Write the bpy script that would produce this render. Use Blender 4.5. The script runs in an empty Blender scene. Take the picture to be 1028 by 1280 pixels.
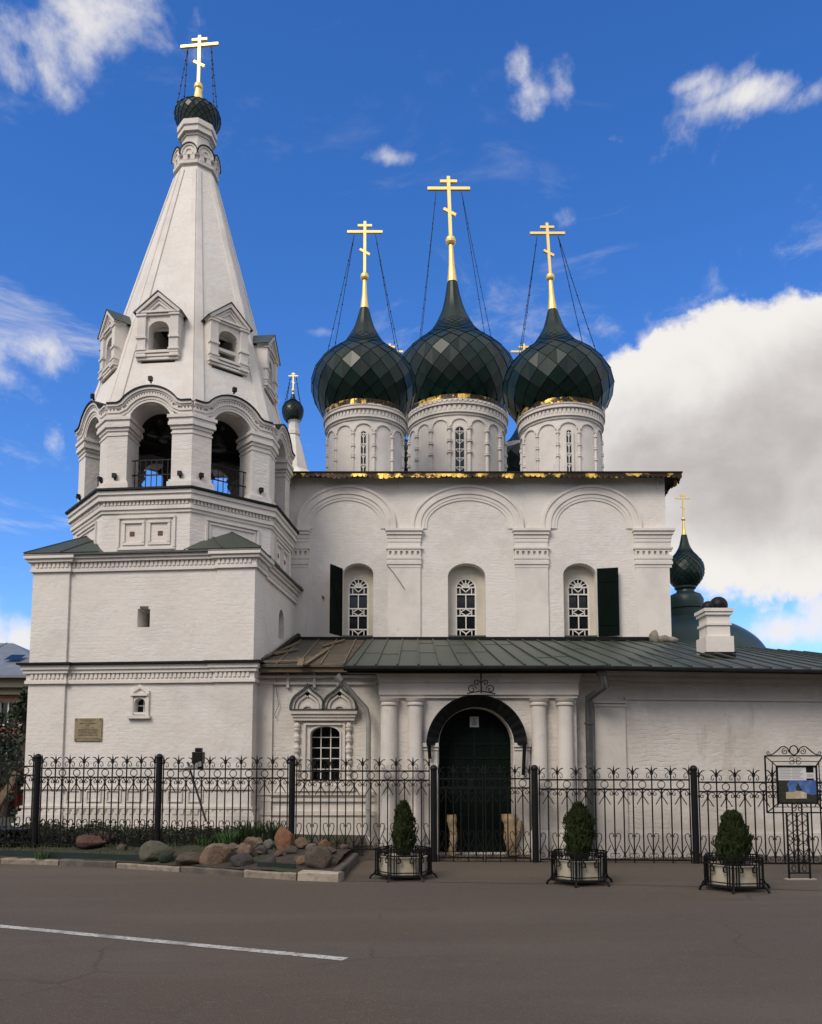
import bpy, math, random
from mathutils import Vector, Matrix, noise
from mathutils.geometry import tessellate_polygon
R = math.radians
sc = bpy.context.scene
col = sc.collection
rnd = random.Random(7)

# ------------------------------------------------------------------ camera, sun, exposure
F, YP, TILT, EYE = 1030.0, 865.8, R(5.5), 1.6
cd = bpy.data.cameras.new('camera'); cam = bpy.data.objects.new('camera', cd); col.objects.link(cam)
cam.location = (0, 0, EYE); cam.rotation_euler = (R(90) + TILT, 0, 0)
cd.sensor_fit = 'HORIZONTAL'; cd.sensor_width = 36; cd.lens = F / 1028 * 36
cd.shift_y = (YP - 640) / 1028; cd.clip_end = 6000; cd.clip_start = 0.05
sc.camera = cam
sc.view_settings.view_transform = 'Standard'; sc.view_settings.look = 'None'
sc.view_settings.gamma = 1; sc.view_settings.use_curve_mapping = False
sc.view_settings.exposure = 0.62
SUN_EL, SUN_AZ = R(43), R(214)          # azimuth from +Y, clockwise: behind the camera, to the left
sd = bpy.data.lights.new('sun', 'SUN'); sun = bpy.data.objects.new('sun', sd); col.objects.link(sun)
sd.energy = 1.5; sd.angle = R(26); sd.color = (1, .895, .765)
sv = Vector((math.sin(SUN_AZ) * math.cos(SUN_EL), math.cos(SUN_AZ) * math.cos(SUN_EL), math.sin(SUN_EL)))
sun.rotation_euler = sv.to_track_quat('Z', 'Y').to_euler(); sun.location = (0, 0, 60)

def ray(px, py):
    u = (px - 514) / F; v = (YP - py) / F
    return Vector((u, math.cos(TILT) - v * math.sin(TILT), math.sin(TILT) + v * math.cos(TILT)))
def at(px, py, Y):
    d = ray(px, py); t = Y / d.y
    return Vector((d.x * t, Y, EYE + d.z * t))
def on_z(px, py, z=0.0):
    d = ray(px, py); t = (z - EYE) / d.z
    return Vector((d.x * t, d.y * t, z))
def zat(py, Y): return at(514, py, Y).z

# ------------------------------------------------------------------ world: sky with clouds
W = bpy.data.worlds.new('World'); sc.world = W; W.use_nodes = True
wn = W.node_tree.nodes; wl = W.node_tree.links; wn.clear()
def wm(op, a, b=None, c=None):
    n = wn.new('ShaderNodeMath'); n.operation = op
    for i, x in enumerate((a, b, c)):
        if x is None: continue
        if isinstance(x, (int, float)): n.inputs[i].default_value = x
        else: wl.new(x, n.inputs[i])
    return n.outputs[0]
def wmap(x, a, b, c=0., d=1., smooth=True):
    n = wn.new('ShaderNodeMapRange'); n.interpolation_type = 'SMOOTHSTEP' if smooth else 'LINEAR'
    wl.new(x, n.inputs[0])
    for i, q in enumerate((a, b, c, d)): n.inputs[i + 1].default_value = q
    return n.outputs[0]
def wmix(f, a, b):
    n = wn.new('ShaderNodeMix'); n.data_type = 'RGBA'; wl.new(f, n.inputs[0]) if not isinstance(f, (int, float)) else setattr(n.inputs[0], 'default_value', f)
    for s, x in ((6, a), (7, b)):
        if isinstance(x, tuple): n.inputs[s].default_value = (*x, 1)
        else: wl.new(x, n.inputs[s])
    return n.outputs[2]
sky = wn.new('ShaderNodeTexSky'); sky.sky_type = 'NISHITA'; sky.sun_disc = False
sky.sun_elevation = SUN_EL; sky.sun_rotation = SUN_AZ; sky.air_density = 1.0; sky.dust_density = 0.15; sky.ozone_density = 2.2
tc = wn.new('ShaderNodeTexCoord'); sep = wn.new('ShaderNodeSeparateXYZ'); wl.new(tc.outputs['Generated'], sep.inputs[0])
az = wm('ARCTAN2', sep.outputs[0], sep.outputs[1]); el = wm('ARCSINE', sep.outputs[2])
nz = wn.new('ShaderNodeTexNoise'); nz.inputs['Scale'].default_value = 7; nz.inputs['Detail'].default_value = 12; nz.inputs['Roughness'].default_value = .62; nz.inputs['Distortion'].default_value = .35
wl.new(tc.outputs['Generated'], nz.inputs['Vector'])
n1 = nz.outputs[0]
nzb = wn.new('ShaderNodeTexNoise'); nzb.inputs['Scale'].default_value = 4.2; nzb.inputs['Detail'].default_value = 5
wl.new(tc.outputs['Generated'], nzb.inputs['Vector']); n2 = nzb.outputs[0]
# (px, py, half width, half height, density) - measured directions of the clouds
CL = [(145, 30, 74, 48, .72), (80, 70, 48, 48, .62), (80, 115, 26, 36, .52), (25, 85, 30, 30, .45),
      (18, 432, 58, 36, .95), (-25, 440, 60, 46, 1.05),
      (930, 118, 75, 18, .80), (1015, 118, 50, 18, .66), (970, 116, 50, 22, .72), (890, 112, 45, 20, .72), (870, 104, 38, 12, .66), (935, 138, 26, 10, .5),
      (645, 85, 20, 26, .56), (662, 125, 26, 28, .58), (708, 108, 20, 30, .54), (488, 196, 38, 14, .62), (772, 172, 18, 10, .5), (425, 205, 24, 8, .42), (556, 190, 12, 12, .42),
      (710, 272, 24, 24, .58), (742, 350, 20, 14, .62), (640, 362, 34, 12, .6), (400, 415, 44, 10, .64), (660, 412, 46, 34, .74), (720, 440, 40, 26, .66),
      (762, 405, 36, 28, .74), (806, 425, 20, 40, .66), (855, 402, 44, 11, .7), (985, 298, 18, 14, .56), (930, 296, 20, 8, .46),
      (66, 552, 16, 24, .68), (8, 562, 26, 8, .62), (26, 795, 30, 42, 1.1), (-30, 800, 60, 60, 1.2), (250, 8, 14, 24, .42),
      (960, 510, 150, 125, 2.0), (1040, 450, 120, 90, 2.0), (840, 530, 125, 80, 1.8), (900, 620, 190, 95, 1.9), (1040, 640, 170, 110, 2.0),
      (765, 570, 80, 90, 1.6), (900, 745, 80, 16, .62), (985, 788, 75, 28, 1.0), (1040, 765, 50, 44, 1.0), (930, 800, 60, 26, .9)]
def gauss(px, py, hw, hh):
    d = ray(px, py).normalized()
    a0, e0 = math.atan2(d.x, d.y), math.asin(d.z)
    k = (d.y * d.y + d.x * d.x) ** .5
    ha, he = hw / F * .93 / max(.5, k), hh / F * .9
    x = wm('MULTIPLY', wm('SUBTRACT', az, a0), 1 / ha); y = wm('MULTIPLY', wm('SUBTRACT', el, e0), 1 / he)
    return wm('EXPONENT', wm('MULTIPLY', wm('MULTIPLY_ADD', x, x, wm('MULTIPLY', y, y)), -1.0))
nzc = wn.new('ShaderNodeTexNoise'); nzc.inputs['Scale'].default_value = 26; nzc.inputs['Detail'].default_value = 8; nzc.inputs['Roughness'].default_value = .6
wl.new(tc.outputs['Generated'], nzc.inputs['Vector']); n3 = nzc.outputs[0]
nq = wm('ADD', wm('MULTIPLY', wm('SUBTRACT', n1, .5), 2.3), wm('MULTIPLY', wm('SUBTRACT', n3, .5), .95))
fld = None; big = None
for (px, py, hw, hh, st) in CL:
    g = gauss(px, py, hw, hh)
    if st >= 1.3: big = wm('MULTIPLY', g, .8) if big is None else wm('MULTIPLY_ADD', g, .8, big)
    else: v = wm('MULTIPLY', g, st); fld = v if fld is None else wm('MAXIMUM', fld, v)
# broken cloud over the rest of the sky, out of view (behind and beside the photographer)
rest = wmap(sep.outputs[1], .55, .1)
cover = wm('MULTIPLY', wm('MULTIPLY', wmap(n2, .29, .52), rest), 1.5)
dens = wm('ADD', wm('MAXIMUM', fld, cover), nq)
alpha_s = wmap(dens, .34, 1.15, 0., .92)
densb = wm('ADD', big, wm('ADD', wm('MULTIPLY', wm('SUBTRACT', n1, .5), 1.5), wm('MULTIPLY', wm('SUBTRACT', n3, .5), .7)))
alpha_b = wmap(densb, .36, .62)
vm = wn.new('ShaderNodeMapping'); vm.inputs['Scale'].default_value = (1.0, 1.0, 2.6); vm.inputs['Rotation'].default_value = (0, .35, 0); wl.new(tc.outputs['Generated'], vm.inputs[0])
nv = wn.new('ShaderNodeTexNoise'); nv.inputs['Scale'].default_value = 4.6; nv.inputs['Detail'].default_value = 12; nv.inputs['Roughness'].default_value = .64; nv.inputs['Distortion'].default_value = .5; wl.new(vm.outputs[0], nv.inputs['Vector'])
veil = wm('MULTIPLY', wmap(nv.outputs[0], .53, .76), wmap(sep.outputs[2], .70, .42, .12, .62))
alpha = wm('MAXIMUM', wm('MAXIMUM', alpha_s, veil), alpha_b)
thick = wmap(wm('ADD', big, wm('ADD', wm('MULTIPLY', wm('SUBTRACT', n2, .5), 2.4), wm('MULTIPLY', wm('SUBTRACT', n1, .5), 1.6))), .85, 2.5)
hue = wn.new('ShaderNodeHueSaturation'); hue.inputs['Saturation'].default_value = 1.28; hue.inputs['Value'].default_value = 1.75
wl.new(sky.outputs[0], hue.inputs['Color'])
ccol = wmix(thick, (9.7, 9.35, 9.0), (4.9, 4.55, 4.5))
tint = wn.new('ShaderNodeMix'); tint.data_type = 'RGBA'; tint.blend_type = 'MULTIPLY'; tint.inputs[0].default_value = 1
wl.new(hue.outputs[0], tint.inputs[6]); tint.inputs[7].default_value = (.82, .93, 1.24, 1)
mixc = wmix(alpha, tint.outputs[2], ccol)
bg = wn.new('ShaderNodeBackground'); bg.inputs[1].default_value = 0.0605
wl.new(mixc, bg.inputs[0])
wo = wn.new('ShaderNodeOutputWorld'); wl.new(bg.outputs[0], wo.inputs[0])

# ------------------------------------------------------------------ materials
def mat(name, base, rough=.8, metal=0., var=(), bump=None, brick=0., spec=.5, island=0., crack=0.):
    m = bpy.data.materials.new(name); m.use_nodes = True
    N, L = m.node_tree.nodes, m.node_tree.links
    b = N['Principled BSDF']; b.inputs['Roughness'].default_value = rough; b.inputs['Metallic'].default_value = metal
    b.inputs['Specular IOR Level'].default_value = spec
    t = N.new('ShaderNodeTexCoord'); c = None
    rgb = N.new('ShaderNodeRGB'); rgb.outputs[0].default_value = (*base, 1); c = rgb.outputs[0]
    for (s, c2, lo, hi, *st) in var:
        n = N.new('ShaderNodeTexNoise'); n.inputs['Scale'].default_value = s; n.inputs['Detail'].default_value = 6; n.inputs['Roughness'].default_value = .62
        if st:
            mp = N.new('ShaderNodeMapping'); mp.inputs['Scale'].default_value = st[0]; L.new(t.outputs['Object'], mp.inputs[0]); L.new(mp.outputs[0], n.inputs['Vector'])
        else: L.new(t.outputs['Object'], n.inputs['Vector'])
        r = N.new('ShaderNodeMapRange'); L.new(n.outputs[0], r.inputs[0]); r.inputs[1].default_value = lo; r.inputs[2].default_value = hi
        x = N.new('ShaderNodeMix'); x.data_type = 'RGBA'; L.new(r.outputs[0], x.inputs[0]); L.new(c, x.inputs[6]); x.inputs[7].default_value = (*c2, 1); c = x.outputs[2]
    if crack:
        nd = N.new('ShaderNodeTexNoise'); nd.inputs['Scale'].default_value = 1.6; nd.inputs['Detail'].default_value = 5; L.new(t.outputs['Object'], nd.inputs['Vector'])
        ad = N.new('ShaderNodeMix'); ad.data_type = 'VECTOR'; ad.inputs[0].default_value = .28; L.new(t.outputs['Object'], ad.inputs[4]); L.new(nd.outputs['Color'], ad.inputs[5])
        vo = N.new('ShaderNodeTexVoronoi'); vo.feature = 'DISTANCE_TO_EDGE'; vo.inputs['Scale'].default_value = .32; L.new(ad.outputs[1], vo.inputs['Vector'])
        r1 = N.new('ShaderNodeMapRange'); L.new(vo.outputs['Distance'], r1.inputs[0]); r1.inputs[1].default_value = .0015; r1.inputs[2].default_value = .006; r1.inputs[3].default_value = 1; r1.inputs[4].default_value = 0
        n4 = N.new('ShaderNodeTexNoise'); n4.inputs['Scale'].default_value = .5; L.new(t.outputs['Object'], n4.inputs['Vector'])
        r2 = N.new('ShaderNodeMapRange'); L.new(n4.outputs[0], r2.inputs[0]); r2.inputs[1].default_value = .48; r2.inputs[2].default_value = .62; r2.inputs[4].default_value = crack
        mm = N.new('ShaderNodeMath'); mm.operation = 'MULTIPLY'; L.new(r1.outputs[0], mm.inputs[0]); L.new(r2.outputs[0], mm.inputs[1])
        x = N.new('ShaderNodeMix'); x.data_type = 'RGBA'; L.new(mm.outputs[0], x.inputs[0]); L.new(c, x.inputs[6]); x.inputs[7].default_value = (.016, .014, .013, 1); c = x.outputs[2]
    if island:
        g = N.new('ShaderNodeNewGeometry'); r = N.new('ShaderNodeMapRange'); L.new(g.outputs['Random Per Island'], r.inputs[0])
        r.inputs[3].default_value = 1 - island; r.inputs[4].default_value = 1 + island
        x = N.new('ShaderNodeMix'); x.data_type = 'RGBA'; x.blend_type = 'MULTIPLY'; x.inputs[0].default_value = 1
        L.new(c, x.inputs[6]); L.new(r.outputs[0], x.inputs[7]); c = x.outputs[2]
    L.new(c, b.inputs['Base Color'])
    h = None
    if bump:
        n = N.new('ShaderNodeTexNoise'); n.inputs['Scale'].default_value = bump[0]; n.inputs['Detail'].default_value = 8; L.new(t.outputs['Object'], n.inputs['Vector']); h = n.outputs[0]
        bp = N.new('ShaderNodeBump'); bp.inputs['Strength'].default_value = bump[1]; bp.inputs['Distance'].default_value = bump[2]
        L.new(h, bp.inputs['Height']); L.new(bp.outputs[0], b.inputs['Normal'])
        if brick:
            s = N.new('ShaderNodeSeparateXYZ'); L.new(t.outputs['Object'], s.inputs[0])
            a = N.new('ShaderNodeMath'); a.operation = 'MULTIPLY_ADD'; L.new(s.outputs[1], a.inputs[0]); a.inputs[1].default_value = .73; L.new(s.outputs[0], a.inputs[2])
            nw = N.new('ShaderNodeTexNoise'); nw.inputs['Scale'].default_value = 3.1; L.new(t.outputs['Object'], nw.inputs['Vector'])
            aw = N.new('ShaderNodeMath'); aw.operation = 'MULTIPLY_ADD'; L.new(nw.outputs[0], aw.inputs[0]); aw.inputs[1].default_value = .16; L.new(s.outputs[2], aw.inputs[2])
            cb = N.new('ShaderNodeCombineXYZ'); L.new(a.outputs[0], cb.inputs[0]); L.new(aw.outputs[0], cb.inputs[1])
            k = N.new('ShaderNodeTexBrick'); L.new(cb.outputs[0], k.inputs['Vector']); k.inputs['Scale'].default_value = 1
            k.inputs['Brick Width'].default_value = .27; k.inputs['Row Height'].default_value = .085; k.inputs['Mortar Size'].default_value = .014; k.inputs['Mortar Smooth'].default_value = 1
            nm = N.new('ShaderNodeTexNoise'); nm.inputs['Scale'].default_value = 1.1; nm.inputs['Detail'].default_value = 5; L.new(t.outputs['Object'], nm.inputs['Vector'])
            mr = N.new('ShaderNodeMapRange'); L.new(nm.outputs[0], mr.inputs[0]); mr.inputs[1].default_value = .35; mr.inputs[2].default_value = .65; mr.inputs[3].default_value = .04; mr.inputs[4].default_value = brick
            b2 = N.new('ShaderNodeBump'); b2.invert = True; b2.inputs['Distance'].default_value = .02; L.new(mr.outputs[0], b2.inputs['Strength'])
            L.new(k.outputs['Fac'], b2.inputs['Height']); L.new(bp.outputs[0], b2.inputs['Normal']); L.new(b2.outputs[0], b.inputs['Normal'])
    return m
M_ = {}
M_['white'] = mat('whitewashed_brick', (.75, .705, .65), .92, var=[(.35, (.62, .585, .545), .42, .66), (2.2, (.74, .71, .68), .45, .7), (3.0, (.50, .45, .40), .66, .84, (1, 1, .22)), (9, (.58, .55, .51), .62, .8)], bump=(7, .5, .03), brick=.24, spec=.2)
M_['white_old'] = mat('weathered_whitewash', (.66, .62, .57), .92, var=[(.5, (.55, .51, .455), .42, .64), (2.6, (.70, .67, .63), .48, .7), (2.4, (.42, .37, .31), .60, .80, (1.2, 1.2, .25)), (11, (.50, .46, .41), .60, .78)], bump=(7, .55, .03), brick=.34, spec=.2)
M_['trim'] = mat('whitewashed_trim', (.75, .705, .65), .9, var=[(1.2, (.62, .585, .55), .42, .68), (6, (.56, .52, .48), .6, .8)], bump=(18, .3, .01), spec=.2)
M_['trim_old'] = mat('weathered_trim', (.65, .61, .56), .9, var=[(1.2, (.55, .51, .46), .42, .66), (5, (.44, .39, .33), .58, .8)], bump=(18, .35, .012), spec=.2)
M_['dome'] = mat('dark_green_tile_metal', (.002, .018, .0125), .35, var=[(3, (.001, .008, .006), .4, .7)], bump=(30, .12, .004), island=.35, spec=.36)
M_['dome_under'] = mat('dark_green_seam', (.003, .007, .006), .5)
M_['roof'] = mat('dark_green_sheet_roof', (.042, .058, .042), .5, var=[(1.2, (.052, .060, .046), .42, .66), (4, (.085, .078, .058), .55, .8), (14, (.012, .022, .02), .5, .8)], bump=(5, .2, .02))
M_['flash'] = mat('black_flashing', (.005, .006, .006), .5, var=[(5, (.016, .014, .012), .5, .75)], bump=(20, .2, .01), spec=.2)
M_['gold'] = mat('gilding', (1.0, .74, .28), .46, .75, var=[(4, (.95, .68, .27), .5, .75)], bump=(14, .1, .004))
M_['goldtrim'] = mat('worn_gilded_trim', (.85, .55, .12), .35, .7, var=[(2.2, (.035, .022, .012), .43, .50), (9, (.10, .05, .02), .58, .68)], bump=(30, .5, .02))
M_['iron'] = mat('black_iron', (.005, .005, .0055), .5, var=[(8, (.012, .010, .009), .5, .8)], bump=(40, .2, .004), spec=.25)
M_['glass'] = mat('dark_glass', (.006, .007, .008), .08, var=[(3, (.015, .013, .013), .5, .7)], bump=(3, .08, .02))
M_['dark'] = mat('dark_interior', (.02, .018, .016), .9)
M_['frame'] = mat('white_painted_wood', (.74, .71, .66), .6, var=[(8, (.62, .57, .5), .5, .8)])
M_['cream'] = mat('cream_window_board', (.60, .55, .46), .8, var=[(2, (.48, .43, .35), .45, .75)], bump=(12, .2, .01))
M_['door'] = mat('dark_green_door', (.003, .007, .0055), .5, var=[(4, (.005, .010, .008), .45, .7), (14, (.003, .006, .005), .5, .8)], bump=(20, .25, .01), spec=.08)
M_['strap'] = mat('iron_door_strap', (.0035, .008, .0063), .55, bump=(30, .3, .006), spec=.12)
M_['shutter'] = mat('dark_green_shutter', (.0012, .005, .004), .5, var=[(5, (.002, .007, .0055), .5, .75)], spec=.05)
M_['pipe'] = mat('grey_painted_pipe', (.05, .055, .055), .4, var=[(6, (.10, .10, .095), .5, .8)])
M_['zinc'] = mat('pale_zinc_pipe', (.34, .34, .33), .45, .3, var=[(5, (.22, .2, .18), .5, .8)])
M_['oldwood'] = mat('weathered_board', (.15, .11, .07), .9, var=[(3, (.20, .155, .10), .45, .7, (1, 6, 6)), (8, (.09, .06, .04), .5, .8)], bump=(16, .5, .01))
M_['stump'] = mat('pale_dry_wood', (.42, .30, .18), .9, var=[(5, (.20, .13, .075), .45, .7, (1, 1, .2)), (14, (.52, .4, .26), .5, .8)], bump=(12, .8, .02))
M_['asphalt'] = mat('worn_asphalt', (0.0918, 0.0672, 0.0456), .9, var=[(.12, (0.0771, 0.0599, 0.0462), .4, .65), (.5, (0.1175, 0.0940, 0.0700), .46, .72, (.25, 1, 1)), (1.6, (0.0734, 0.0583, 0.0449), .58, .75), (9, (0.1212, 0.0972, 0.0739), .56, .78), (45, (0.1744, 0.1458, 0.1109), .56, .70), (24, (0.062, 0.055, 0.046), .56, .72), (80, (0.20, 0.185, 0.16), .62, .74), (150, (0.0367, 0.0292, 0.0224), .50, .70)], bump=(90, .9, .012), crack=.4)
M_['pave'] = mat('pavement_asphalt', (0.0918, 0.0672, 0.0456), .9, var=[(.3, (0.0771, 0.0599, 0.0462), .4, .65), (.7, (0.1175, 0.0940, 0.0700), .46, .72, (.25, 1, 1)), (1.6, (0.0734, 0.0583, 0.0449), .58, .75), (9, (0.1212, 0.0972, 0.0739), .56, .78), (45, (0.1744, 0.1458, 0.1109), .56, .70), (24, (0.062, 0.055, 0.046), .56, .72), (80, (0.20, 0.185, 0.16), .62, .74), (150, (0.0367, 0.0292, 0.0224), .50, .70)], bump=(90, .9, .012), crack=.2)
M_['paint'] = mat('worn_road_paint', (.50, .49, .45), .8, var=[(3.5, (.10, .09, .08), .47, .70), (22, (.12, .11, .10), .51, .64), (60, (.34, .33, .30), .5, .75)], bump=(100, .4, .004))
M_['kerb'] = mat('old_kerb_concrete', (.22, .185, .145), .92, var=[(3, (.30, .255, .2), .45, .7), (9, (.10, .082, .066), .5, .75)], bump=(18, .7, .02))
M_['kerb_dark'] = mat('dark_kerb_concrete', (.085, .072, .062), .92, var=[(4, (.14, .12, .1), .45, .7)], bump=(18, .7, .02))
M_['kerb_pale'] = mat('pale_kerb_stone', (.36, .315, .25), .92, var=[(4, (.24, .2, .15), .5, .7)], bump=(14, .7, .03))
M_['soil'] = mat('garden_soil', (.040, .030, .022), .95, var=[(4, (.060, .046, .032), .45, .7), (1.4, (.030, .040, .016), .5, .62)], bump=(16, .9, .05))
M_['edging'] = mat('green_plastic_edging', (.006, .018, .013), .5, bump=(10, .3, .02))
M_['grass'] = mat('grass_blade', (.045, .085, .020), .7, var=[(3, (.075, .11, .03), .4, .7)], island=.35)
M_['lawn'] = mat('lawn_ground', (.035, .06, .018), .95, var=[(2, (.055, .08, .028), .4, .7), (9, (.05, .045, .025), .5, .75)], bump=(30, .8, .04))
M_['iris'] = mat('broad_green_blade', (.045, .095, .022), .5, island=.3)
M_['thuja'] = mat('thuja_spray', (.024, .036, .010), .8, var=[(7, (.045, .056, .016), .48, .7), (3, (.012, .022, .008), .5, .7)], spec=.2, island=.45)
M_['bark'] = mat('bark', (.06, .045, .035), .95, bump=(20, .6, .02))
M_['tub'] = mat('cream_concrete_tub', (.46, .42, .33), .85, var=[(5, (.36, .32, .24), .45, .7), (12, (.25, .22, .17), .58, .8)], bump=(20, .3, .01))
M_['tree'] = mat('dark_tree_leaf', (.020, .036, .012), .7, island=.4)
M_['redbrick'] = mat('red_brick_wall', (.20, .085, .062), .9, var=[(2, (.26, .125, .095), .45, .7)], bump=(20, .4, .01), brick=.6)
M_['olive'] = mat('olive_cornice', (.11, .10, .066), .85, bump=(12, .2, .01))
M_['greyroof'] = mat('grey_metal_roof', (.15, .165, .185), .45, var=[(2, (.21, .22, .235), .45, .7)])
M_['plaque'] = mat('bronze_plaque', (.27, .215, .125), .5, .2, var=[(14, (.36, .31, .19), .45, .7), (7, (.17, .15, .085), .5, .75)], bump=(30, .3, .004))
M_['plaquetxt'] = mat('dark_plaque_letters', (.085, .07, .04), .6)
M_['canvas'] = mat('dusty_sack_cloth', (.24, .215, .18), .95, var=[(6, (.15, .13, .105), .45, .7)], bump=(9, .8, .03))
M_['bell'] = mat('bell_bronze', (.022, .024, .02), .45, .6)
M_['paper'] = mat('white_board_print', (.62, .62, .60), .6)
M_['greytxt'] = mat('grey_print', (.36, .35, .34), .7)
M_['redpaint'] = mat('red_car_paint', (.32, .02, .022), .3)
M_['whitepaint'] = mat('white_car_paint', (.6, .6, .62), .3)
M_['tyre'] = mat('tyre_rubber', (.012, .012, .012), .8)
M_['lampred'] = mat('red_lamp_glass', (.25, .01, .01), .2)
M_['rustbrick'] = mat('bare_brown_brick', (.15, .075, .045), .9, bump=(20, .6, .02))

# ------------------------------------------------------------------ mesh helpers
class MB:
    def __init__(s): s.v = []; s.f = []
    def add(s, vs, fs):
        o = len(s.v); s.v += [tuple(p) for p in vs]; s.f += [tuple(i + o for i in f) for f in fs]
    def build(s, name, m, parent=None, smooth=False, bevel=0, loc=None):
        me = bpy.data.meshes.new(name); me.from_pydata(s.v, [], s.f); me.update()
        me.materials.append(M_[m] if isinstance(m, str) else m)
        o = bpy.data.objects.new(name, me); col.objects.link(o)
        if smooth:
            for p in me.polygons: p.use_smooth = True
            if smooth != True:
                me.set_sharp_from_angle(angle=R(smooth))
        if bevel:
            b = o.modifiers.new('bevel', 'BEVEL'); b.width = bevel; b.segments = 2; b.limit_method = 'ANGLE'
        if parent is not None:
            o.parent = parent
            if loc is None: o.matrix_parent_inverse = Matrix.Translation(-parent.location)   # a part's own location is 0
        return o
def tag(o, label=None, cat=None, group=None, kind=None):
    for k, v in (('label', label), ('category', cat), ('group', group), ('kind', kind)):
        if v: o[k] = v
    return o
def thing(name, label, cat, loc=(0, 0, 0), group=None):
    o = bpy.data.objects.new(name, None); col.objects.link(o); o.location = loc; o.empty_display_size = .2
    return tag(o, label, cat, group)
def part(name, m, parent, fn, smooth=False, **kw):
    mb = MB(); fn(mb); return mb.build(name, m, parent, smooth, **kw)

class Fr:
    """vertical (or tilted) working plane: P(u, w, d)"""
    def __init__(s, o, u, w=(0, 0, 1)):
        s.o = Vector(o); s.u = Vector(u).normalized(); s.w = Vector(w).normalized(); s.n = s.u.cross(s.w)
    def P(s, u, w, d=0.): return s.o + s.u * u + s.w * w + s.n * d
    def px(s, x, y, d=0.):
        r = ray(x, y); c = Vector((0, 0, EYE)); t = (s.o + s.n * d - c).dot(s.n) / r.dot(s.n)
        q = c + r * t - s.o
        return q.dot(s.u), q.dot(s.w)
class Cyl:
    """cylindrical working surface; u = arc length from the side facing -Y"""
    def __init__(s, cx, cy, r): s.cx, s.cy, s.r = cx, cy, r
    def P(s, u, w, d=0.):
        a = u / s.r; q = s.r + d
        return Vector((s.cx + q * math.sin(a), s.cy - q * math.cos(a), w))
BOXF = [(0, 3, 2, 1), (4, 5, 6, 7), (0, 1, 5, 4), (1, 2, 6, 5), (2, 3, 7, 6), (3, 0, 4, 7)]
def fbox(mb, fr, u0, u1, w0, w1, d0, d1):
    p = [fr.P(u, w, d) for d in (d0, d1) for (u, w) in ((u0, w0), (u1, w0), (u1, w1), (u0, w1))]
    mb.add(p, BOXF)
WF = Fr((0, 0, 0), (1, 0, 0))
def box(mb, x0, x1, y0, y1, z0, z1): fbox(mb, WF, x0, x1, z0, z1, -y1, -y0)
def area(p): return sum(p[i][0] * p[(i + 1) % len(p)][1] - p[(i + 1) % len(p)][0] * p[i][1] for i in range(len(p))) / 2
def panel(mb, fr, outline, holes=(), d0=0., d1=-.5):
    loops = [list(outline) if area(outline) > 0 else list(outline)[::-1]] + [list(h) if area(h) < 0 else list(h)[::-1] for h in holes]
    flat = [p for l in loops for p in l]
    tris = tessellate_polygon([[Vector((p[0], p[1], 0)) for p in l] for l in loops])
    n = len(flat); fs = []
    for t in tris:
        a, b, c = t
        A = (flat[b][0] - flat[a][0]) * (flat[c][1] - flat[a][1]) - (flat[c][0] - flat[a][0]) * (flat[b][1] - flat[a][1])
        if abs(A) < 1e-12: continue
        if A < 0: a, c = c, a
        fs.append((a, b, c)); fs.append((c + n, b + n, a + n))
    k = 0
    for l in loops:
        m = len(l)
        for i in range(m):
            a, b = k + i, k + (i + 1) % m
            fs.append((b, a, a + n, b + n))
        k += m
    mb.add([fr.P(p[0], p[1], d0) for p in flat] + [fr.P(p[0], p[1], d1) for p in flat], fs)
def offs(path, w, closed=False):
    out = []; n = len(path)
    for i in range(n):
        def dirn(a, b):
            x, y = b[0] - a[0], b[1] - a[1]; l = math.hypot(x, y) or 1; return (x / l, y / l)
        p = path[i]
        if closed or 0 < i < n - 1: d1, d2 = dirn(path[i - 1], p), dirn(p, path[(i + 1) % n])
        elif i == 0: d1 = d2 = dirn(p, path[1])
        else: d1 = d2 = dirn(path[i - 1], p)
        n1, n2 = (-d1[1], d1[0]), (-d2[1], d2[0])
        m = (n1[0] + n2[0], n1[1] + n2[1]); q = m[0] * n1[0] + m[1] * n1[1]
        q = max(q, .35)
        out.append((p[0] + m[0] / q * w, p[1] + m[1] / q * w))
    return out
def band(mb, fr, path, w0, w1, d0, d1, closed=False):
    """flat moulding that follows a path: from offset w0 to w1 (left of the path is +), standing from d0 to d1"""
    a, b = offs(path, w0, closed), offs(path, w1, closed); n = len(path)
    vs = []
    for i in range(n): vs += [fr.P(*a[i], d0), fr.P(*b[i], d0), fr.P(*b[i], d1), fr.P(*a[i], d1)]
    fs = []
    for i in range(n if closed else n - 1):
        k, j = 4 * i, 4 * ((i + 1) % n)
        for e in range(4): fs.append((k + e, j + e, j + (e + 1) % 4, k + (e + 1) % 4))
    if not closed: fs += [(0, 1, 2, 3), (4 * n - 1, 4 * n - 2, 4 * n - 3, 4 * n - 4)]
    mb.add(vs, fs)
def bar(mb, fr, a, b, wd, d0, d1): band(mb, fr, [a, b], -wd / 2, wd / 2, d0, d1)
def ring(mb, plan, z0, z1, out0, out1, closed=True):
    """band that runs round a plan polygon (counter-clockwise from above) from offset out0 to out1"""
    a, b = offs(plan, -out0, closed), offs(plan, -out1, closed); n = len(plan); vs = []
    for i in range(n): vs += [(*a[i], z0), (*b[i], z0), (*b[i], z1), (*a[i], z1)]
    fs = []
    for i in range(n if closed else n - 1):
        k, j = 4 * i, 4 * ((i + 1) % n)
        for e in range(4): fs.append((k + e, k + (e + 1) % 4, j + (e + 1) % 4, j + e))
    mb.add(vs, fs)
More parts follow.
